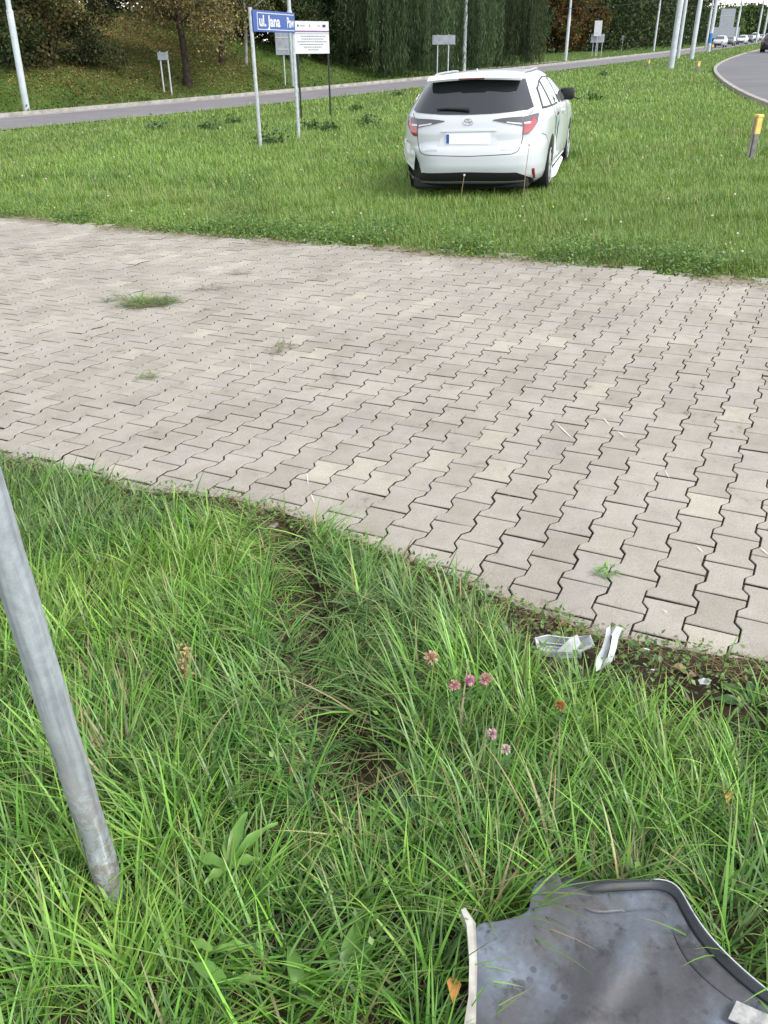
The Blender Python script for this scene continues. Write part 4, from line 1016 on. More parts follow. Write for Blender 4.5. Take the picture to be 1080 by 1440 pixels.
# pink clover flowers
M_stem = simple('green_stem', (0.07, 0.15, 0.03), rough=0.7); M_cleaf = simple('clover_leaf', (0.05, 0.13, 0.03), (0.08, 0.18, 0.045), 60, 0.6)
def clover(px, py, r, cols, label, h=0.215):
    top = Vector(at(px, py, h)); gz_ = float(verge_z(top.x, top.y)); root = empty('clover_flower', (top.x, top.y, gz_)); tag(root, label, 'flower', 'clover flowers in the verge')
    H = top.z - gz_; MB().tube([(0.01, 0.01, 0), (0.004, 0.004, H*0.5), (0, 0, H)], [0.0016, 0.0014, 0.0012], 5).build('stem', M_stem, root, True)
    n = 110; d = unit(rng.normal(0, 1, (n, 3)) + np.array([0, 0, 0.55])); P = np.array([0, 0, H]) + d*r*0.25
    B = unit(np.cross(d, rng.normal(0, 1, (n, 3)))); V, T, C = leaf_set(P, d, B, np.full(n, r*0.9), np.full(n, r*0.30), pal(n, cols, 0.15), 0.1)
    link('flower_head', np_mesh('flower_head', V, T, C, M_dry), root)
    n = 6; az = rng.uniform(0, 6.28, n); A = np.stack([np.cos(az), np.sin(az), 0.2 + 0*az], 1); P = np.stack([0*az, 0*az, H*rng.uniform(0.6, 0.95, n)], 1)
    V, T, C = leaf_set(P, unit(A), unit(np.stack([-np.sin(az), np.cos(az), 0*az], 1)), rng.uniform(0.018, 0.028, n), rng.uniform(0.012, 0.017, n), pal(n, [(0.06, 0.15, 0.035), (0.09, 0.19, 0.05)], 0.1), 0.1)
    link('leaves', np_mesh('leaves', V, T, C, M_grass), root)
PINK = [(0.60, 0.26, 0.36), (0.66, 0.36, 0.42), (0.50, 0.20, 0.32)]; FADE = [(0.55, 0.36, 0.26), (0.48, 0.27, 0.17), (0.60, 0.46, 0.36)]
clover(606, 925, 0.019, FADE, 'faded salmon clover head standing highest and furthest left of the cluster')
clover(606, 942, 0.014, [(0.34, 0.17, 0.07), (0.42, 0.22, 0.08)], 'withered brown clover head just below the faded salmon one', 0.14)
clover(639, 964, 0.015, FADE + PINK, 'dull pink clover head left of the two bright ones')
clover(661, 957, 0.014, PINK, 'small bright pink clover head in the middle of the row')
clover(683, 956, 0.017, PINK + FADE, 'large bright pink clover head at the right end of the row')
clover(692, 1032, 0.013, [(0.58, 0.36, 0.42), (0.62, 0.46, 0.48)], 'pale pink clover head on its own below the row')
clover(711, 1054, 0.012, [(0.60, 0.50, 0.44), (0.55, 0.44, 0.40)], 'palest clover head, lowest of the cluster')
clover(788, 992, 0.013, [(0.38, 0.17, 0.07), (0.42, 0.22, 0.10)], 'rust-brown clover head in the grass below the broken trim')

# broad-leaved weeds
def weed(px, py, leaves, label, col=((0.10, 0.22, 0.035), (0.14, 0.27, 0.05)), h=0.03):
    b = Vector(at(px, py, h)); root = empty('broadleaf_weed', b); tag(root, label, 'weed', 'broad-leaved weeds in the verge')
    for (az, L, W, rise) in leaves:
        V = []; F = []; N = 9
        for i in range(N):
            t = i/(N - 1); w = W*(math.sin(min(1, t*1.02)*math.pi)**0.8*0.5) if 0 < t < 1 else 0.0012
            if t < 0.25: w = min(w, 0.003 + W*0.5*(t/0.25)**2)
            ang = rise*(1 - 0.7*t); hx = L*t*math.cos(ang*0.9); hz = L*t*math.sin(ang) + 0.002
            wav = 0.004*math.sin(t*14 + az)
            for k, q in ((-1, 1), (0, 0), (1, 1)): V.append((hx*math.cos(az) - k*w*math.sin(az), hx*math.sin(az) + k*w*math.cos(az), hz + q*w*0.6 + q*k*wav))
        for i in range(N - 1):
            for k in range(2): F.append((i*3+k, i*3+k+1, (i+1)*3+k+1, (i+1)*3+k))
        me = poly_mesh('leaf', V, F, None, True); ca = me.color_attributes.new('Col', 'FLOAT_COLOR', 'POINT'); c = col[0] if rng.random() < 0.5 else col[1]; f = rng.uniform(0.85, 1.15)
        ca.data.foreach_set('color', np.tile(np.array([c[0]*f, c[1]*f, c[2]*f, 1], np.float32), len(V))); me.materials.append(M_grass); link('leaf', me, root)
weed(322, 1222, [(1.35, 0.125, 0.026, 0.95), (0.75, 0.135, 0.022, 0.8), (1.75, 0.08, 0.022, 0.6), (2.9, 0.08, 0.028, 0.4), (0.2, 0.07, 0.024, 0.5), (3.9, 0.06, 0.022, 0.3)], 'bright dock plant with long pointed leaves right of the post foot', h=0.12)
weed(300, 1338, [(0.05, 0.075, 0.022, 0.2), (2.8, 0.05, 0.02, 0.2)], 'single pale leaf lying flat below the dock plant', h=0.13)
weed(322, 1385, [(2.7, 0.085, 0.03, 0.25), (0.1, 0.06, 0.022, 0.3)], 'broad pale green leaf lowest at left, below the flat one', h=0.13)
weed(425, 1408, [(1.9, 0.10, 0.03, 0.9), (1.2, 0.06, 0.03, 0.6)], 'upright curled leaf near the bottom edge left of centre', h=0.07)
weed(480, 1395, [(1.3, 0.14, 0.034, 0.8), (0.9, 0.11, 0.030, 0.7), (1.8, 0.11, 0.034, 0.7), (0.3, 0.08, 0.028, 0.5)], 'large dark dock rosette at the bottom of the picture', ((0.06, 0.15, 0.025), (0.09, 0.20, 0.03)), h=0.06)
weed(300, 1020, [(1.8, 0.16, 0.024, 1.0), (1.1, 0.15, 0.022, 0.9), (2.3, 0.12, 0.02, 0.7), (0.6, 0.10, 0.02, 0.7)], 'narrow-leaved plantain below the dead weed stalk', h=0.05)
weed(337, 1020, [(1.5, 0.12, 0.02, 1.1), (1.0, 0.09, 0.018, 0.8)], 'small plantain just right of the narrow-leaved one', h=0.06)
weed(690, 990, [(1.4, 0.07, 0.03, 0.6), (0.4, 0.06, 0.03, 0.5), (2.4, 0.06, 0.03, 0.4), (-0.6, 0.06, 0.03, 0.4), (3.6, 0.06, 0.028, 0.3)], 'leafy clover plant under the pink flower row', ((0.05, 0.13, 0.03), (0.08, 0.18, 0.045)), h=0.09)
weed(1060, 1000, [(2.9, 0.12, 0.035, 0.4), (2.2, 0.12, 0.035, 0.5), (1.4, 0.10, 0.03, 0.6), (3.6, 0.10, 0.03, 0.3)], 'leafy rosette at the right edge below the paving corner', ((0.05, 0.13, 0.03), (0.08, 0.17, 0.04)), h=0.03)
weed(480, 778, [(2.6, 0.07, 0.03, 0.4), (1.6, 0.07, 0.03, 0.5), (0.5, 0.06, 0.028, 0.4), (-0.7, 0.06, 0.028, 0.3)], 'small bright rosette at the paving edge right of the rut', h=0.02)
weed(70, 672, [(2.6, 0.08, 0.035, 0.5), (1.3, 0.09, 0.035, 0.6), (0.4, 0.07, 0.03, 0.4), (-0.6, 0.06, 0.03, 0.3), (3.6, 0.06, 0.03, 0.3)], 'bright leafy weed at the paving edge beside the tall post', h=0.04)

# dead weed stalk
b = Vector(at(262, 985, 0.03)); root = empty('dead_weed', b); tag(root, 'dead straw-coloured weed with dried seed heads in the tall grass', 'dead weed')
MB().tube([(0, 0, 0), (0.004, 0.01, 0.09), (0.01, 0.02, 0.17)], [0.0022, 0.0018, 0.001], 5).build('stalk', simple('dry_stalk_brown', (0.26, 0.18, 0.09), rough=0.9), root, True)
n = 160; t = rng.uniform(0.35, 1, n); P = np.stack([0.01*t, 0.02*t, 0.17*t], 1) + rng.normal(0, 0.009, (n, 3)); A = unit(rng.normal(0, 1, (n, 3)) + (0, 0, 0.3))
link('seed_heads', np_mesh('seed_heads', *leaf_set(P, A, unit(np.cross(A, rng.normal(0, 1, (n, 3)))), rng.uniform(0.010, 0.022, n), rng.uniform(0.004, 0.009, n), pal(n, [(0.42, 0.30, 0.15), (0.50, 0.37, 0.20), (0.30, 0.19, 0.09)], 0.15), 0.2), M_dry), root)

# torn grass sods lying on the stones
def sod(px, py, rx, ry, n, label, cols=None, z=0.03):
    c = at(px, py, z); th = rng.uniform(0, 6.28, n); rr = np.sqrt(rng.random(n)); x = c[0] + rr*np.cos(th)*rx; y = c[1] + rr*np.sin(th)*ry
    P = np.stack([x, y, SLOPE*x + 0.026 + rng.uniform(0, 0.05, n)*(1 - rr)], 1)
    V, T, C = blades(P, rng.uniform(0.07, 0.17, n)*min(1, rx*8), rng.uniform(4, 9, n)*0.001, rng.normal(0.2, 0.9, n) + np.where(rng.random(n) < .4, math.pi, 0), rng.normal(1.35, 0.15, n), rng.normal(0.1, 0.2, n), pal(n, cols or (G_deep + G_lime + STRAW[:3]), 0.2), 3)
    o = link('grass_sod', np_mesh('grass_sod', V, T, C, M_grass)); tag(o, label, 'grass clump', 'torn grass lying on the paving')
sod(208, 426, 0.21, 0.13, 420, 'largest torn grass clump lying on the left of the paving')
sod(165, 421, 0.11, 0.05, 60, 'thin wisp of grass trailing left of the largest clump')
sod(205, 530, 0.07, 0.03, 34, 'small grass tuft between stones below the largest clump')
sod(393, 490, 0.08, 0.10, 40, 'sparse moss-green wisp in the middle of the paving', [(0.12, 0.16, 0.05), (0.18, 0.17, 0.08)])
sod(338, 383, 0.08, 0.04, 34, 'faint grass wisp on the far paving right of the clump')
sod(298, 406, 0.12, 0.05, 40, 'flattened wisp right of the largest clump', [(0.16, 0.17, 0.09), (0.2, 0.19, 0.1)])
sod(853, 806, 0.035, 0.02, 36, 'little green sprig on a near stone at right', G_fresh)

# sprigs in the joints and crumbs of straw, bark and leaf scattered over the stones
n = 150; k = rng.integers(0, len(spots), n); sx2 = spots[k] + np.outer(np.where(rng.random(n) < 0.5, 1, -1)*0.0975, ey) + np.outer(rng.uniform(-0.07, 0.07, n), ex)
sx2 = np.repeat(sx2, 7, 0) + np.outer(rng.normal(0, 0.012, n*7), ex); n = len(sx2)
pr = [blades(np.stack([sx2[:, 0], sx2[:, 1], SLOPE*sx2[:, 0] + 0.010], 1), rng.uniform(0.012, 0.035, n), rng.uniform(1.5, 3, n)*0.001, rng.uniform(0, 6.28, n), np.abs(rng.normal(0.7, 0.3, n)), rng.normal(0.4, 0.2, n), pal(n, [(0.06, 0.11, 0.025), (0.09, 0.12, 0.035), (0.12, 0.12, 0.05)], 0.2), 2)]
n = 1500; x = rng.uniform(-5, 4, n); y = dnear(x) + (dfar(x) - dnear(x))*rng.random(n)**1.5; ok = fbm(x, y, 0.9, 66) > 0.42; x, y = x[ok], y[ok]; n = len(x)
pr.append(blades(np.stack([x, y, SLOPE*x + 0.0255], 1), rng.uniform(0.008, 0.04, n), rng.uniform(1.2, 3.5, n)*0.001, rng.uniform(0, 6.28, n), rng.normal(1.5, 0.05, n), rng.normal(0, 0.05, n), pal(n, STRAW + [(0.10, 0.07, 0.045)]*3, 0.25), 2))
o = link('joint_weeds', np_mesh('joint_weeds', *merge(pr), M_dry)); tag(o, 'tiny sprigs and crumbs of straw in the joints of the paving', 'weeds', kind='stuff')

# ------------------------------------------------------------------ signs and poles across the median
def frame(A, B):
    """matrix whose x runs from A to B on the ground, z up, y away from the camera"""
    A, B = Vector(A), Vector(B); x = (B - A); x.z = 0; x.normalize(); z = Vector((0, 0, 1)); y = z.cross(x)
    return Matrix(((x.x, y.x, 0, A.x), (x.y, y.y, 0, A.y), (0, 0, 1, A.z), (0, 0, 0, 1)))
def text_part(txt, size, M, mat, parent, sx=1.0, name='lettering'):
    cu = bpy.data.curves.new('txt', 'FONT'); cu.body = txt; cu.size = size; cu.extrude = 0.0015; cu.offset = size*0.03; cu.resolution_u = 3
    ob = bpy.data.objects.new('txt', cu); COL.objects.link(ob); bpy.context.view_layer.update()
    me = bpy.data.meshes.new_from_object(ob.evaluated_get(bpy.context.evaluated_depsgraph_get())); bpy.data.objects.remove(ob); bpy.data.curves.remove(cu)
    me.transform(M @ Matrix.Rotation(math.pi/2, 4, 'X') @ Matrix.Diagonal((sx, 1, 1, 1))); me.materials.clear(); me.materials.append(mat)
    return link(name, me, parent)

# street name sign
A = at(366, 208); B = np.array([-1.815, 20.15, SLOPE*-1.815])
sg = empty('street_name_sign', A); sg.matrix_world = frame(A, B); tag(sg, 'blue street name sign on two grey posts standing in the lawn', 'street sign')
Lw = float(np.hypot(B[0] - A[0], B[1] - A[1]))
for x_, lean, top in ((0.0, 0.03, 2.44), (Lw, 0.035, 2.40)):
    MB().tube([(x_ + 0.02, 0, -0.1), (x_ + 0.02 - lean, 0, top)], 0.036, 10).build('post', M_galv, sg, True)
MB().box((-0.03, -0.062, 2.04), (Lw - 0.02, -0.044, 2.40), None, 0.004).build('plate', M_signblue, sg)
mb = MB(); w = 0.014; x0, x1, z0, z1 = 0.13, Lw - 0.06, 2.075, 2.365
for lo, hi in (((x0, z0), (x1, z0 + w)), ((x0, z1 - w), (x1, z1)), ((x0, z0 + w), (x0 + w*1.8, z1 - w))): mb.box((lo[0], -0.066, lo[1]), (hi[0], -0.0635, hi[1]))
mb.build('border_line', M_signwhite, sg)
text_part('ul. Jana', 0.26, Matrix.Translation((0.20, -0.0650, 2.140)), M_signwhite, sg, 1.28)
text_part('Paw', 0.25, Matrix.Translation((1.46, -0.0650, 2.138)), M_signwhite, sg, 0.80)

# project information board
A = at(425, 168); B = at(466, 164); bd = empty('information_board', A); bd.matrix_world = frame(A, B)
tag(bd, 'white information board with purple band on two black posts behind the blue sign', 'notice board'); Lb = float(np.hypot(B[0] - A[0], B[1] - A[1]))
for x_ in (0.0, Lb): MB().tube([(x_, 0.03, -0.1), (x_ - 0.02, 0.03, 2.20)], 0.026, 8).build('post', M_blackm, bd, True)
MB().box((-0.20, -0.02, 1.64), (Lb + 0.0, -0.005, 2.42), None, 0.002).build('panel', M_signwhite, bd)
xa, xb = -0.17, Lb - 0.01
MB().box((-0.195, -0.0245, 2.16), (Lb - 0.005, -0.0215, 2.195)).build('band', M_purple, bd)
MB().box((-0.195, -0.0245, 2.115), (Lb - 0.005, -0.0215, 2.125)).build('band', M_purple, bd)
for k, (f0, f1) in enumerate([(0.20, 0.86), (0.22, 0.82), (0.10, 0.92), (0.16, 0.84), (0.28, 0.78), (0.40, 0.64)]):
    z = 2.05 - k*0.065; mb = MB(); x_ = xa + (xb - xa)*f0
    while x_ < xa + (xb - xa)*f1:
        ww = rng.uniform(0.02, 0.075); mb.box((x_, -0.0235, z), (x_ + ww, -0.0212, z + 0.022)); x_ += ww + 0.014
    mb.build('text_line', M_ink, bd)
for x_, ww, hh, mt in ((0.02, 0.05, 0.05, M_navy), (0.43, 0.03, 0.07, M_ink), (0.70, 0.10, 0.02, M_ink), (0.87, 0.11, 0.065, M_navy), (0.12, 0.16, 0.02, M_ink)):
    MB().box((x_ - 0.05, -0.0235, 2.31 - hh/2), (x_ - 0.05 + ww, -0.0212, 2.31 + hh/2)).build('emblem', mt, bd)

# tall pale poles of the overhead line
def pole(px, py, r0, r1, h, step_z, label, leanx=0.0, leany=0.0, mark=None, py_top=None):
    b = on(px, py); o = empty('line_pole', b); tag(o, label, 'pole', 'poles of the overhead line')
    f = lambda z: (leanx*z, leany*z, z)
    MB().tube([f(-0.3), f(step_z), f(step_z + 0.05)], [r0, r0*0.94, r0*0.80], 14).build('lower_shaft', M_polew, o, True)
    MB().tube([f(step_z + 0.04), f(h)], [r0*0.74, r1], 14).build('upper_shaft', M_polew, o, True)
    MB().tube([f(step_z - 0.06), f(step_z + 0.02)], [r0*1.0, r0*0.98], 14).build('collar', M_polew, o, True)
    if mark: MB().tube([f(mark[0]), f(mark[1])], r0*1.03, 14).build('blue_band', simple('blue_band_paint', (0.02, 0.16, 0.42), rough=0.6), o, True)
    return b
pole(38, 157, 0.135, 0.085, 9.5, 3.55, 'pale pole at the left edge on the far verge', 0.022, 0)
pole(414, 125, 0.14, 0.085, 9.5, 3.6, 'pale pole behind the blue street sign', -0.014, 0)
pole(652, 101, 0.155, 0.085, 9.5, 3.7, 'pale pole beside the willow, just above the white car')
pole(795, 86, 0.155, 0.085, 9.5, 3.9, 'pale pole in front of the autumn oak', 0.008)
pole(919, 72, 0.15, 0.085, 9.5, 6.0, 'slim pale pole far along the dark wood', 0.006)
pole(943, 97, 0.175, 0.12, 9.5, 7.0, 'thickest pale pole standing in the median lawn', 0.012)
pole(953, 82, 0.15, 0.10, 9.5, 7.0, 'pale pole just behind the thickest one', 0.006)
pole(972, 83, 0.19, 0.09, 9.5, 4.8, 'pale pole with a stepped shaft right of the thickest one', 0.012)
pole(992, 68, 0.17, 0.09, 9.5, 5.0, 'slim pale pole left of the blue-banded one', 0.004)
pole(996, 73, 0.20, 0.13, 9.5, 7.0, 'pale pole with a blue band near its foot', 0.010, 0, (0.9, 1.9))
pole(1032, 64, 0.20, 0.11, 9.5, 5.4, 'pale pole in front of the distant traffic queue', 0.012)
pole(1063, 60, 0.20, 0.12, 10, 6.2, 'pale pole near the right edge over the queue', 0.010)
pole(1072, 60, 0.20, 0.12, 10, 6.2, 'last pale pole at the right edge', 0.010)

def board(label, px, py, Y, w, h, posts, cat='road sign', mat=M_signback, yaw=0.0, ribs=True, name='road_sign', foot=None):
    """plate centred at (px, py), its posts standing on the ground below; Y is the distance"""
    c = Vector(at_y(px, py, Y)); g = float(terrain(c.x, c.y)); o = empty(name, (c.x, c.y, g), yaw); tag(o, label, cat)
    zc = c.z - g
    MB().box((-w/2, -0.03, zc - h/2), (w/2, -0.005, zc + h/2), None, 0.004).build('plate', mat, o)
    if ribs:
        for q in (-0.25, 0.25): MB().box((-w/2 + 0.02, -0.045, zc + q*h - 0.02), (w/2 - 0.02, -0.0305, zc + q*h + 0.02)).build('rib', M_galv, o)
    for x_ in posts: MB().tube([(x_*w, 0.03, -0.2), (x_*w, 0.03, zc + h/2 + 0.03)], 0.038, 8).build('post', M_galv, o, True)
    return o, zc
Yb = on(398, 120)[1]; board('square grey sign back left of the pale pole behind the blue sign', 400, 61, Yb, 1.0, 1.12, (-0.08,), yaw=0.2)
Y1 = on(236, 131)[1]; board('small grey box sign on two thin leaning posts on the leafy slope', 229, 79, Y1, 0.5, 0.33, (-0.30, 0.42), ribs=False)
Y2 = on(622, 108)[1]; board('wide grey direction sign on two posts beside the willow', 624, 56, Y2, 1.45, 0.52, (-0.26, 0.22), ribs=False)
Y3 = on(840, 80)[1]; board('low blue-grey sign back on three posts by the oak', 840.5, 54, Y3, 1.55, 0.85, (-0.30, 0.05, 0.38), ribs=False)
board('tall pale grey sign above the low blue-grey one', 841, 40, Y3 - 0.25, 0.85, 1.55, (0.0,), mat=M_galv)
Y4 = on(747, 84)[1]; board('small grey sign on one post between the willows and the oak', 747, 60, Y4, 0.55, 0.4, (0.0,), ribs=False)
Y5 = on(876, 71)[1]; board('tiny grey sign between oak and slim pole', 876, 54, Y5, 0.6, 0.7, (0.0,), ribs=False)
Y6 = on(1021, 63)[1] + 6; board('big tall grey gantry sign back above the traffic queue', 1022, 31, Y6, 2.9, 4.6, (-0.3, 0.3), mat=M_signback)
board('wide grey gantry sign back below the tall one', 1020, 46, Y6 - 0.4, 5.6, 1.9, (-0.3, 0.3), mat=M_signback, ribs=False)

# yellow marker posts
def marker(px, py, h, w, lean, label):
    b = on(px, py); o = empty('marker_post', b, 0.35); tag(o, label, 'marker post', 'yellow marker posts in the median')
    Ms = Matrix.Shear('XY', 4, (lean, 0.0)) if False else Matrix(((1, 0, lean, 0), (0, 1, 0, 0), (0, 0, 1, 0), (0, 0, 0, 1)))
    MB().box((-w/2, -w/2, -0.1), (w/2, w/2, h*0.56), Ms, 0.008).build('shaft', M_wood, o)
    MB().box((-w*0.56, -w*0.56, h*0.555), (w*0.56, w*0.56, h*0.93), Ms, 0.006).build('yellow_sleeve', M_yellow, o)
    MB().box((-w*0.64, -w*0.64, h*0.925), (w*0.64, w*0.64, h), Ms, 0.010).build('cap', M_yellow, o)
    MB().box((-w*0.72, -w*0.2, 0.0), (-w*0.57, w*0.2, h*0.92), Ms, 0.003).build('pale_strip', M_kerb, o)
marker(1055, 223, 0.60, 0.085, 0.02, 'nearest marker post with worn yellow sleeve and grey shaft at the right')
marker(980, 102, 0.50, 0.13, 0.02, 'small yellow marker post below the pale poles near the kerb')
marker(911, 95, 0.42, 0.10, 0.06, 'tiny yellow marker post left of the thickest pole')
marker(1001, 70, 0.6, 0.2, 0.0, 'farthest yellow marker post at the foot of the banded pole')

# overhead wires
def wire(pts, r, label):
    P = []
    for a, b in zip(pts[:-1], pts[1:]):
        a, b = np.array(a, float), np.array(b, float)
        for t in np.linspace(0, 1, 9)[:-1]: p = a + (b - a)*t; p[2] -= 0.012*np.linalg.norm(b - a)*4*t*(1 - t)*0.5; P.append(p)
    P.append(np.array(pts[-1], float)); o = MB().tube(P, r, 4).build('overhead_wire', M_wire, None); tag(o, label, 'wire', 'overhead wires')
W = lambda px, py, Y: at_y(px, py, Y)
wire([W(640, 3, 72), W(760, -4, 90)], 0.02, 'short thin wire at the top beside the pole above the car')
wire([W(795, 12, 95), W(940, -2, 70)], 0.022, 'thin wire sloping up from the oak pole towards the thick pole')
wire([W(919, 8, 140), W(972, 9, 110), W(1035, 5, 120), W(1085, 2, 120)], 0.03, 'long thin wire across the patch of sky at upper right')
wire([W(1000, 9, 150), W(1040, 6, 150), W(1085, 8, 150)], 0.035, 'lower thin wire across the patch of sky at right')

# ------------------------------------------------------------------ distant traffic
SEDAN = [(0.20, -0.75, 0.76, 3.3), (0.32, -0.92, 0.86, 3.5), (0.55, -0.95, 0.89, 3.55), (0.75, -0.93, 0.89, 3.45), (0.92, -0.86, 0.87, 3.0), (0.98, -0.80, 0.85, 2.6), (1.15, -0.55, 0.76, 2.1), (1.36, -0.25, 0.64, 1.6), (1.42, -0.15, 0.58, 1.4)]
def far_car(px, py, heading, mat, label, tall=1.0, proto={}):
    b = on(px, py); o = empty('distant_car', b, 0); tag(o, label, 'car', 'cars in the distant traffic')
    if 'm' not in proto:
        tab = SEDAN; V, F = loft_body(tab, 6, 8, 16); proto['m'] = (V, F); proto['s'] = Skin(V, F)
    V, F = proto['m']; s = proto['s']
    body = put('body', (V, F), mat, o)
    put('rear_window', s.patch('rear', [(-0.66, 1.0), (0.66, 1.0)], [(-0.55, 1.33), (0.55, 1.33)], 0.02, 3, 8), M_glass, o)
    Vw = []
    # windscreen: same pane mirrored to the front, laid on the slope of the glasshouse
    MB().add([(2.62, -0.66, 1.0), (2.62, 0.66, 1.0), (1.72, 0.52, 1.36), (1.72, -0.52, 1.36)], [(0, 1, 2, 3)]).build('windscreen', M_glass, o)
    for sd, ax in ((-1, 'right'), (1, 'left')): put('side_window', s.patch(ax, [(-0.3, 1.02), (2.1, 1.02)], [(0.1, 1.32), (1.5, 1.32)], 0.02, 3, 8), M_glass, o)
    for sd in (-1, 1):
        put('tail_lamp', s.patch('rear', [(sd*0.55, 0.78), (sd*0.78, 0.78)], [(sd*0.55, 0.92), (sd*0.78, 0.92)], 0.02, 2, 4), M_red, o)
        MB().box((3.35, sd*0.62 - 0.13, 0.62), (3.56, sd*0.62 + 0.13, 0.74), None, 0.02).build('headlight', M_chrome, o)
    MB().box((3.40, -0.5, 0.30), (3.60, 0.5, 0.50), None, 0.03).build('grille', M_bplast, o)
    for x_ in (0, 2.65):
        for sd in (-1, 1): add_wheel(o, x_, sd, False)
    o.matrix_world = Matrix.Translation(b + np.array([0, 0, 0.02])) @ Matrix.Rotation(heading, 4, 'Z') @ Matrix.Diagonal((1, 1, tall, 1))
M_dcar = simple('dark_car_paint', (0.012, 0.013, 0.018), rough=0.25, coat=0.6); M_gcar = simple('silver_car_paint', (0.38, 0.39, 0.41), rough=0.3, coat=0.5); M_bcar = simple('graphite_car_paint', (0.06, 0.065, 0.075), rough=0.3, coat=0.5)
toward = R(63) + math.pi; away = R(63)
far_car(1082, 74, away, M_dcar, 'black car on the right-hand road cut by the picture edge', 1.12)
far_car(1013, 67, toward, M_gcar, 'silver car leading the oncoming queue, left of the others', 1.1)
far_car(1026, 64.5, toward, M_bcar, 'graphite car behind the silver one in the queue')
far_car(1044, 62.5, toward, M_paint, 'white car in the middle of the distant queue', 1.05)
far_car(1053, 60.5, toward, M_dcar, 'dark car behind the white one in the queue')
far_car(1061, 59, toward, M_paint, 'white van-like car far back in the queue', 1.3)
far_car(1069, 57.5, toward, M_gcar, 'last silver car of the distant queue')

# ------------------------------------------------------------------ trees, shrubs, leaf litter
def crown(clumps, n_per, size, cols, droop=0.0, seed_dark=0.25, aspect=0.6):
    P = []; C = []; 
    for (cx, cy, cz, rx, ry, rz) in clumps:
        n = int(n_per*(rx*ry*rz)**0.55); d = unit(rng.normal(0, 1, (n, 3))); r = rng.random(n)**0.45
        r = r*(0.78 + 0.45*vnoise(d[:, 0]*3 + cx*7, d[:, 1]*3 + d[:, 2]*2 + cz*5, 0.9, 3))
        P.append(np.array([cx, cy, cz]) + d*r[:, None]*np.array([rx, ry, rz]))
        tint = rng.uniform(1 - seed_dark, 1 + seed_dark); C.append(pal(n, cols, 0.2)*tint)
    P = np.concatenate(P); C = np.concatenate(C); n = len(P)
    A = unit(rng.normal(0, 1, (n, 3)) + np.array([0, 0, -droop])); B = unit(np.cross(A, rng.normal(0, 1, (n, 3))))
    L = size*rng.uniform(0.6, 1.4, n); return leaf_set(P, A, B, L, L*aspect, np.clip(C, 0.003, 1), 0.15)
def trunk_mesh(h, r, limbs, lean=(0, 0), split=None):
    mb = MB(); N = 8
    path = [Vector((lean[0]*t*h + 0.06*math.sin(t*5), lean[1]*t*h + 0.05*math.cos(t*4), t*h - 0.3)) for t in np.linspace(0, 1, N)]
    mb.tube(path, [r*(1.35 if i == 0 else 1.05 - 0.8*i/(N - 1)) for i in range(N)], 9)
    for k in range(limbs):
        t = rng.uniform(0.3, 0.95); i = min(N - 2, int(t*(N - 1))); p = path[i]; a = rng.uniform(0, 6.28); L = h*rng.uniform(0.25, 0.5)
        q = [p + Vector((math.cos(a)*L*u, math.sin(a)*L*u, L*(0.75*u - 0.15*u*u))) for u in (0, 0.35, 0.7, 1)]; rr = r*(1.0 - 0.8*t)*0.6 + 0.015
        mb.tube(q, [rr, rr*0.7, rr*0.45, rr*0.15], 6)
    return mb
def tree(name, base, label, cat, h, r, clumps, n_per, size, cols, bark=M_bark, limbs=7, lean=(0, 0), group=None, droop=0.0, stems=1, dark=0.25):
    o = empty(name, base, rng.uniform(0, 6.28) if group else 0.0); tag(o, label, cat, group)
    mb = trunk_mesh(h*0.8, r, limbs, lean)
    for k in range(stems - 1):
        a = rng.uniform(0, 6.28); m2 = trunk_mesh(h*0.7, r*0.7, 3, (0.35*math.cos(a), 0.35*math.sin(a))); mb.add(m2.V, m2.F)
    mb.build('trunk', bark, o, True)
    V, T, C = crown(clumps, n_per, size, cols, droop, dark); link('crown', np_mesh('crown', V, T, C, M_leaf), o); return o
def blob_clumps(h, rx, z0, n, zr=None):
    """clump centres filling a rounded crown from height z0 to h"""
    out = []
    for _ in range(n):
        t = rng.random(); z = z0 + (h - z0)*t; w = rx*math.sqrt(max(0.05, 1 - ((t - 0.45)/0.62)**2)); a = rng.uniform(0, 6.28); q = math.sqrt(rng.random())
        s = rx*rng.uniform(0.28, 0.46); out.append((math.cos(a)*w*q*0.85, math.sin(a)*w*q*0.85, z, s, s, s*0.8))
    return out
OLIVE = [(0.060, 0.068, 0.022), (0.078, 0.078, 0.028), (0.045, 0.055, 0.020), (0.10, 0.085, 0.032)]
OLIVE = [tuple(1.6*c for c in q) for q in OLIVE]
DARKG = [(0.020, 0.036, 0.014), (0.028, 0.046, 0.016), (0.016, 0.028, 0.012), (0.036, 0.052, 0.020)]
DARKG = [tuple(1.15*c for c in q) for q in DARKG]
BROWN = [(0.072, 0.056, 0.028), (0.055, 0.045, 0.024), (0.090, 0.070, 0.030)]
BROWN = [tuple(1.6*c for c in q) for q in BROWN]
YELL = [(0.28, 0.21, 0.06), (0.22, 0.17, 0.05), (0.13, 0.12, 0.04)]
OAK = [(0.22, 0.085, 0.022), (0.15, 0.062, 0.020), (0.10, 0.060, 0.022), (0.055, 0.055, 0.020)]
OAK = [tuple(1.35*c for c in q) for q in OAK]
MIDG = [(0.055, 0.085, 0.026), (0.075, 0.105, 0.032), (0.042, 0.068, 0.024)]
MIDG = [tuple(1.35*c for c in q) for q in MIDG]
GB = 'trees and shrubs on the bank'
def B(px, py): return Vector(on(px, py))
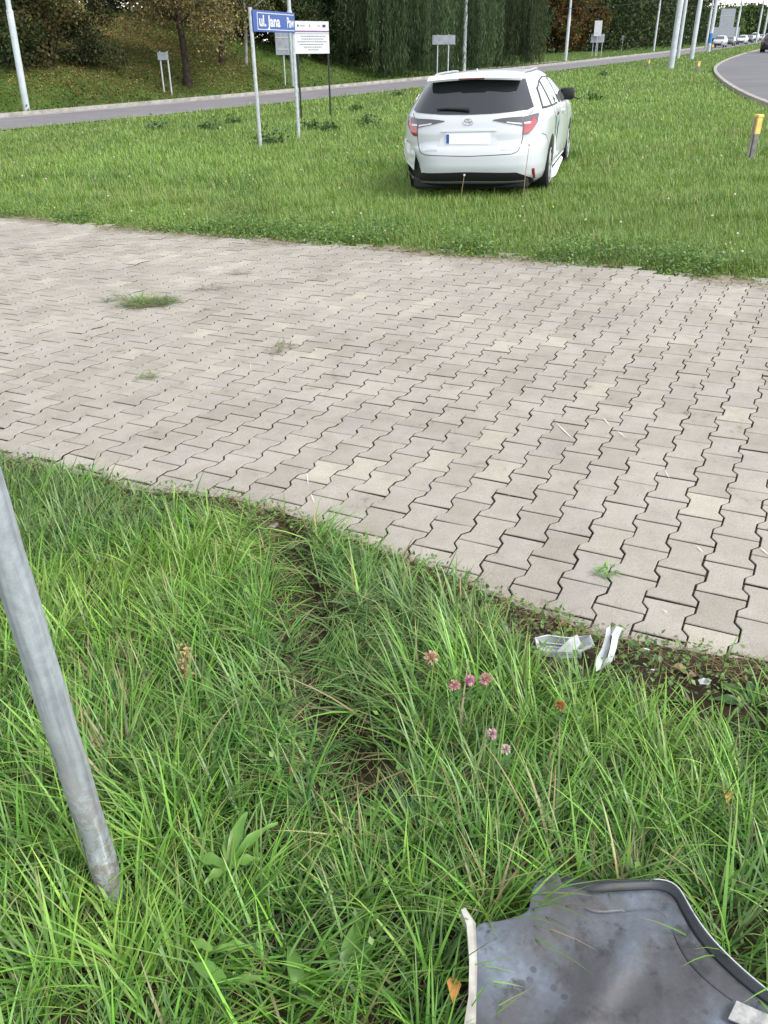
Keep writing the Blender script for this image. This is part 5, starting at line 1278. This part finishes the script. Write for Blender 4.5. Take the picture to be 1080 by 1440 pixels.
# shrubs and trees on the leafy bank
tree('shrub', B(72, 92), 'large olive-brown shrub on the bank right of the leftmost pole', 'shrub', 5.5, 0.08, blob_clumps(6.0, 2.7, 0.4, 34), 620, 0.16, OLIVE + BROWN, limbs=8, stems=5)
tree('shrub', B(128, 92), 'dark bramble shrub below the olive one', 'shrub', 2.6, 0.05, blob_clumps(2.9, 1.7, 0.2, 18), 700, 0.13, DARKG + BROWN[:2], limbs=6, stems=5)
tree('shrub', B(8, 95), 'deep green shrub behind the leftmost pole', 'shrub', 4.5, 0.07, blob_clumps(5.2, 2.1, 0.3, 22), 620, 0.15, DARKG + OLIVE[:1], limbs=6, stems=4)
tree('broadleaf_tree', B(265, 122), 'dark-trunked tree on the leafy slope left of the blue sign', 'tree', 9.0, 0.20, blob_clumps(9.0, 3.4, 2.0, 46), 330, 0.12, [(0.11, 0.095, 0.045), (0.14, 0.115, 0.05), (0.085, 0.075, 0.04), (0.26, 0.20, 0.07)], lean=(-0.05, 0), limbs=16)
tree('broadleaf_tree', B(311, 92), 'slimmer leaning tree up the slope right of the dark trunk', 'tree', 8.5, 0.16, blob_clumps(8.0, 2.6, 1.6, 30), 300, 0.12, YELL + OLIVE + OLIVE, lean=(0.07, 0), limbs=12)
tree('broadleaf_tree', B(345, 92), 'thin pale-barked tree left of the blue sign', 'tree', 8.0, 0.10, blob_clumps(7.5, 2.0, 1.4, 26), 280, 0.12, OLIVE + YELL[2:], M_birch, lean=(0.05, 0), limbs=12)
tree('shrub', B(405, 84), 'dark shrub behind the square sign back', 'shrub', 4.0, 0.06, blob_clumps(4.6, 1.8, 0.3, 20), 650, 0.15, DARKG + OLIVE[:2], limbs=6, stems=4)
tree('shrub', B(452, 88), 'dark green shrub between sign board and willow', 'shrub', 5.0, 0.07, blob_clumps(6.0, 2.0, 0.5, 24), 650, 0.16, DARKG, limbs=6, stems=4)
# taller trees higher up the bank
up = [(20, 30, 'back-row bank tree furthest left, dark green', DARKG), (100, 20, 'back-row bank tree above the olive shrub', OLIVE), (165, 14, 'back-row bank tree with a deep green crown', DARKG), (215, 22, 'back-row bank tree with yellowing leaves', YELL + OLIVE), (285, 16, 'back-row bank tree behind the dark trunk', OLIVE + BROWN), (330, 22, 'back-row olive tree left of the blue sign top', OLIVE + DARKG), (385, 30, 'back-row tree behind the blue sign', DARKG + BROWN), (440, 42, 'back-row tree right of the pole behind the blue sign', DARKG + OLIVE)]
for px, py, lab, cols in up:
    b = Vector(at_y(px, 60, 62 + rng.uniform(-3, 6))); b.z = float(terrain(b.x, b.y))
    tree('broadleaf_tree', b, lab, 'tree', 9, 0.22, blob_clumps(11, 4.2, 0.8, 36), 260, 0.26, cols, limbs=8, group=GB)

# willows: curtains of hanging twigs
def willow(px, py, label, rx, h, n, cols):
    b = B(px, py); o = empty('weeping_willow', b); tag(o, label, 'tree')
    mb = trunk_mesh(h*0.75, 0.38, 0)
    for k in range(9):
        a = 2*math.pi*k/9; q = [Vector((0, 0, h*0.4)), Vector((math.cos(a)*rx*0.35, math.sin(a)*rx*0.35, h*0.85)), Vector((math.cos(a)*rx*0.75, math.sin(a)*rx*0.75, h*0.93))]; mb.tube(q, [0.2, 0.12, 0.04], 6)
    mb.build('trunk', M_bark, o, True)
    a = rng.uniform(0, 6.28, n); rr = rx*np.sqrt(rng.uniform(0.25, 1.0, n))*(0.85 + 0.3*vnoise(np.cos(a)*4, np.sin(a)*4, 0.7, 6))
    ztop = h*(1.0 - 0.42*(rr/rx)**2) + rng.normal(0, 0.3, n); zbot = 0.35 + np.abs(rng.normal(0, 0.5, n)) + 1.4*(vnoise(a*3, rr*0 + 1, 0.5, 8) > 0.7)
    m = 30; t = np.linspace(0, 1, m)[None, :]
    sway = rng.normal(0, 0.10, (n, 1)); X = np.cos(a)[:, None]*(rr[:, None] + sway*t) ; Y = np.sin(a)[:, None]*(rr[:, None] + sway*t); Z = ztop[:, None] + (zbot - ztop)[:, None]*t
    P = np.stack([X, Y, Z], 2).reshape(-1, 3) + rng.normal(0, 0.05, (n*m, 3)); N = len(P)
    A = unit(np.stack([rng.normal(0, 0.22, N), rng.normal(0, 0.22, N), -np.ones(N)], 1)); Bv = unit(np.cross(A, rng.normal(0, 1, (N, 3))))
    tint = np.repeat(rng.uniform(0.75, 1.2, n)*(0.75 + 0.5*vnoise(a*5, a*0, 0.6, 4)), m)[:, None]
    V, T, C = leaf_set(P, A, Bv, rng.uniform(0.22, 0.46, N), rng.uniform(0.03, 0.055, N), np.clip(pal(N, cols, 0.15)*tint, 0.003, 1), 0.1)
    link('crown', np_mesh('crown', V, T, C, M_leaf), o)
WIL = [(0.030, 0.048, 0.022), (0.040, 0.060, 0.026), (0.024, 0.038, 0.018)]
WIL = [tuple(1.85*c for c in q) for q in WIL]
willow(540, 104, 'big weeping willow with a dense dark curtain left of the white car', 4.8, 9.5, 2300, WIL)
willow(625, 99, 'weeping willow behind the pole above the car', 4.2, 9.0, 1700, WIL)
willow(700, 93, 'lighter weeping willow right of the pole, over the dirt path', 4.0, 9.0, 1500, [(0.042, 0.060, 0.026), (0.055, 0.075, 0.032), (0.032, 0.046, 0.022)])
tree('shrub', B(672, 96), 'small rounded olive bush at the foot of the willows', 'shrub', 1.2, 0.03, blob_clumps(1.5, 1.1, 0.1, 12), 700, 0.12, MIDG, limbs=4, stems=3)
# the dark wood along the far road
wood = [(735, 86, 'dark tree with a few yellow leaves right of the willows', DARKG + DARKG + YELL[:1], 11, 4.0), (770, 84, 'near-black tree left of the oak pole', DARKG, 11, 4.0), (815, 80, 'rust-tinged tree left of the road signs', OAK + DARKG, 12, 4.4), (845, 78, 'autumn oak with orange-brown leaves behind the tall road sign', OAK, 13, 4.6),
        (880, 75, 'dark tree right of the autumn oak', DARKG, 13, 4.6), (905, 72, 'dark brownish tree left of the slim pole', DARKG + OAK[1:3], 13, 4.6), (932, 70, 'deep green tree behind the thickest pole', DARKG, 13, 4.6), (955, 67, 'deep green tree between the thick poles', DARKG + BROWN[:1], 14, 5.0), (975, 64, 'last dark tree of the wood before the sky', DARKG + MIDG[2:], 14, 5.0)]
for px, py, lab, cols, h, r_ in wood:
    b = B(px, py - 2); b.x = b.x*1.2 - 3.0; b.y = b.y*1.2 + 1.5; b.z = float(terrain(b.x, b.y)); tree('broadleaf_tree', b, lab, 'tree', h*0.85, 0.25, blob_clumps(h, r_, 0.9, 40), 300, 0.30, cols, limbs=8)
GF = 'rounded trees beyond the traffic'
for px, top, Yd, w, lab, cols in [(1003, 20, 250, 7, 'far yellow-green tree just right of the dark wood', MIDG + YELL[2:]), (1018, 18, 275, 8, 'far tree behind the gantry sign', MIDG), (1034, 15, 300, 9, 'tallest far green tree right of the gantry sign', MIDG), (1050, 14, 300, 9, 'far grey-green tree above the queue', DARKG + MIDG), (1064, 24, 330, 9, 'far tree near the right edge', MIDG + DARKG), (1078, 34, 340, 9, 'far low tree cut by the right edge', DARKG + MIDG)]:
    b = Vector(at_y(px, 52, Yd)); b.z = float(terrain(b.x, b.y)); tp = at_y(px, top, Yd)[2] - b.z
    tree('broadleaf_tree', b, lab, 'tree', tp*0.8, 0.4, blob_clumps(tp, w*0.75, 0.6, 34), 70, 0.75, cols, limbs=4)
# unbroken mass of foliage behind everything
P = []; C = []
for (xa, ya, xb, yb, h, n) in [(-75, 75, 6, 92, 14, 34000), (-4, 108, 22, 146, 14, 26000), (22, 146, 62, 205, 15, 20000), (31, 138, 78, 236, 14, 34000), (-110, 30, -60, 80, 16, 5000)]:
    t = rng.random(n); z = h*rng.random(n)**0.8; x = xa + (xb - xa)*t + rng.normal(0, 2.5, n); y = ya + (yb - ya)*t + rng.normal(0, 2.5, n)
    zt = h*(0.7 + 0.5*vnoise(t*60, t*0, 3.0, 5)); k = z < zt; x, y, z = x[k], y[k], z[k]
    P.append(np.stack([x, y, terrain(x, y) + z], 1)); C.append(pal(len(x), DARKG + OLIVE[:1] + DARKG, 0.25)*(0.6 + 0.8*vnoise(x*1.3 + z, y + z*1.7, 3.0, 9))[:, None])
P = np.concatenate(P); C = np.concatenate(C); n = len(P); A = unit(rng.normal(0, 1, (n, 3)) + (0, 0, -0.3)); L = rng.uniform(0.3, 0.65, n)
o = link('distant_wood', np_mesh('distant_wood', *leaf_set(P, A, unit(np.cross(A, rng.normal(0, 1, (n, 3)))), L, L*0.75, np.clip(C, 0.003, 1), 0.15), M_leaf)); tag(o, 'dark unbroken wood filling the background behind the trees', 'wood', kind='stuff')

# fallen leaves and rough growth over the bank
n = 260000; x = rng.uniform(-30, 1, n); y = rng.uniform(30, 66, n); d = (xfar(y) - x)*0.8; s_ = 0.6*x + 0.8*y
lit = fbm(x, y, 5, 12); k = (d > 3.2) & (d < 17) & (rng.random(n) < sstep(20.5, 25, s_)*sstep(42, 36, s_)*sstep(3.0, 5.5, d)*(0.45 + 0.55*(lit > 0.40))); x, y = x[k], y[k]
LIT = [(0.20, 0.125, 0.055), (0.15, 0.09, 0.042), (0.24, 0.175, 0.07), (0.11, 0.075, 0.04), (0.28, 0.23, 0.10)]
parts = [small_leaves(x, y, terrain(x, y) + rng.uniform(0.01, 0.10, len(x)), (0.05, 0.12), LIT, 0.3)]
n = 46000; x = rng.uniform(-34, 4, n); y = rng.uniform(26, 70, n); d = (xfar(y) - x)*0.8; k = (d > 0.5) & (d < 18) & (fbm(x, y, 2.2, 71) > 0.42); x, y = x[k], y[k]
parts.append(small_leaves(x, y, terrain(x, y) + rng.uniform(0.02, 0.28, len(x))*vnoise(x, y, 1.1, 5), (0.07, 0.17), [(0.060, 0.105, 0.024), (0.080, 0.130, 0.030), (0.045, 0.080, 0.020), (0.10, 0.12, 0.035)], 0.7))
o = link('bank_leaf_litter', np_mesh('bank_leaf_litter', *merge(parts), M_leaf)); tag(o, 'brown and yellow fallen leaves and rough weeds over the bank', 'leaf litter', kind='stuff')

# coarse dark weeds dotted about the lawn
GW = 'dark weed clumps in the lawn'
for px, py, s_, lab in [(297, 180, 0.30, 'darkest low weed clump left of the blue sign'), (221, 180, 0.26, 'pale weed clump further left of the blue sign'), (330, 172, 0.22, 'small weed clump just left of the sign post'), (384, 200, 0.34, 'wide weed patch at the foot of the left sign post'), (437, 180, 0.22, 'weed clump between the two sign boards'), (462, 182, 0.22, 'weed clump under the white information board'), (517, 175, 0.26, 'weed clump between the board and the white car'), (500, 153, 0.18, 'small far weed clump by the board post'), (836, 138, 0.24, 'dark weed clump right of the car'), (848, 104, 0.3, 'weed clump near the far road'), (560, 132, 0.2, 'weed clump near the road left of the car')]:
    b = B(px, py + 3); o = empty('weed_clump', b); tag(o, lab, 'weed', GW); n = 260
    x = rng.normal(0, s_*0.55, n); y = rng.normal(0, s_*0.5, n); z = np.abs(rng.normal(0, s_*0.38, n))
    cols = [(0.055, 0.11, 0.024), (0.075, 0.14, 0.03), (0.045, 0.09, 0.022)]
    link('leaves', np_mesh('leaves', *small_leaves(x, y, z, (0.05, 0.11), cols, 0.7), M_grass), o)
# tall dead flower stalks in front of the car
for px, py, hh, lab in [(694, 268, 0.36, 'dry stalk with a pale seed head just behind the car bumper, left'), (722, 266, 0.38, 'dry stalk with a seed head behind the bumper, right'), (735, 272, 0.62, 'tall bare stalk in front of the right rear wheel'), (648, 272, 0.30, 'short dry stalk under the number plate')]:
    b = B(px, py + 12); o = empty('dry_stalk', b); tag(o, lab, 'stalk', 'dry stalks by the car')
    MB().tube([(0, 0, 0), (0.01, 0, hh*0.5), (0.03, 0, hh)], 0.004, 5).build('stem', MATS['dry_stalk_brown'], o)
    V, F = [], []
    mb = MB(); mb.add([tuple(v*0.016 + np.array([0.03, 0, hh])) for v in sv], stf); mb.build('seed_head', simple('seed_fluff', (0.42, 0.40, 0.35), rough=0.9) if 'seed_fluff' not in MATS else MATS['seed_fluff'], o, True)
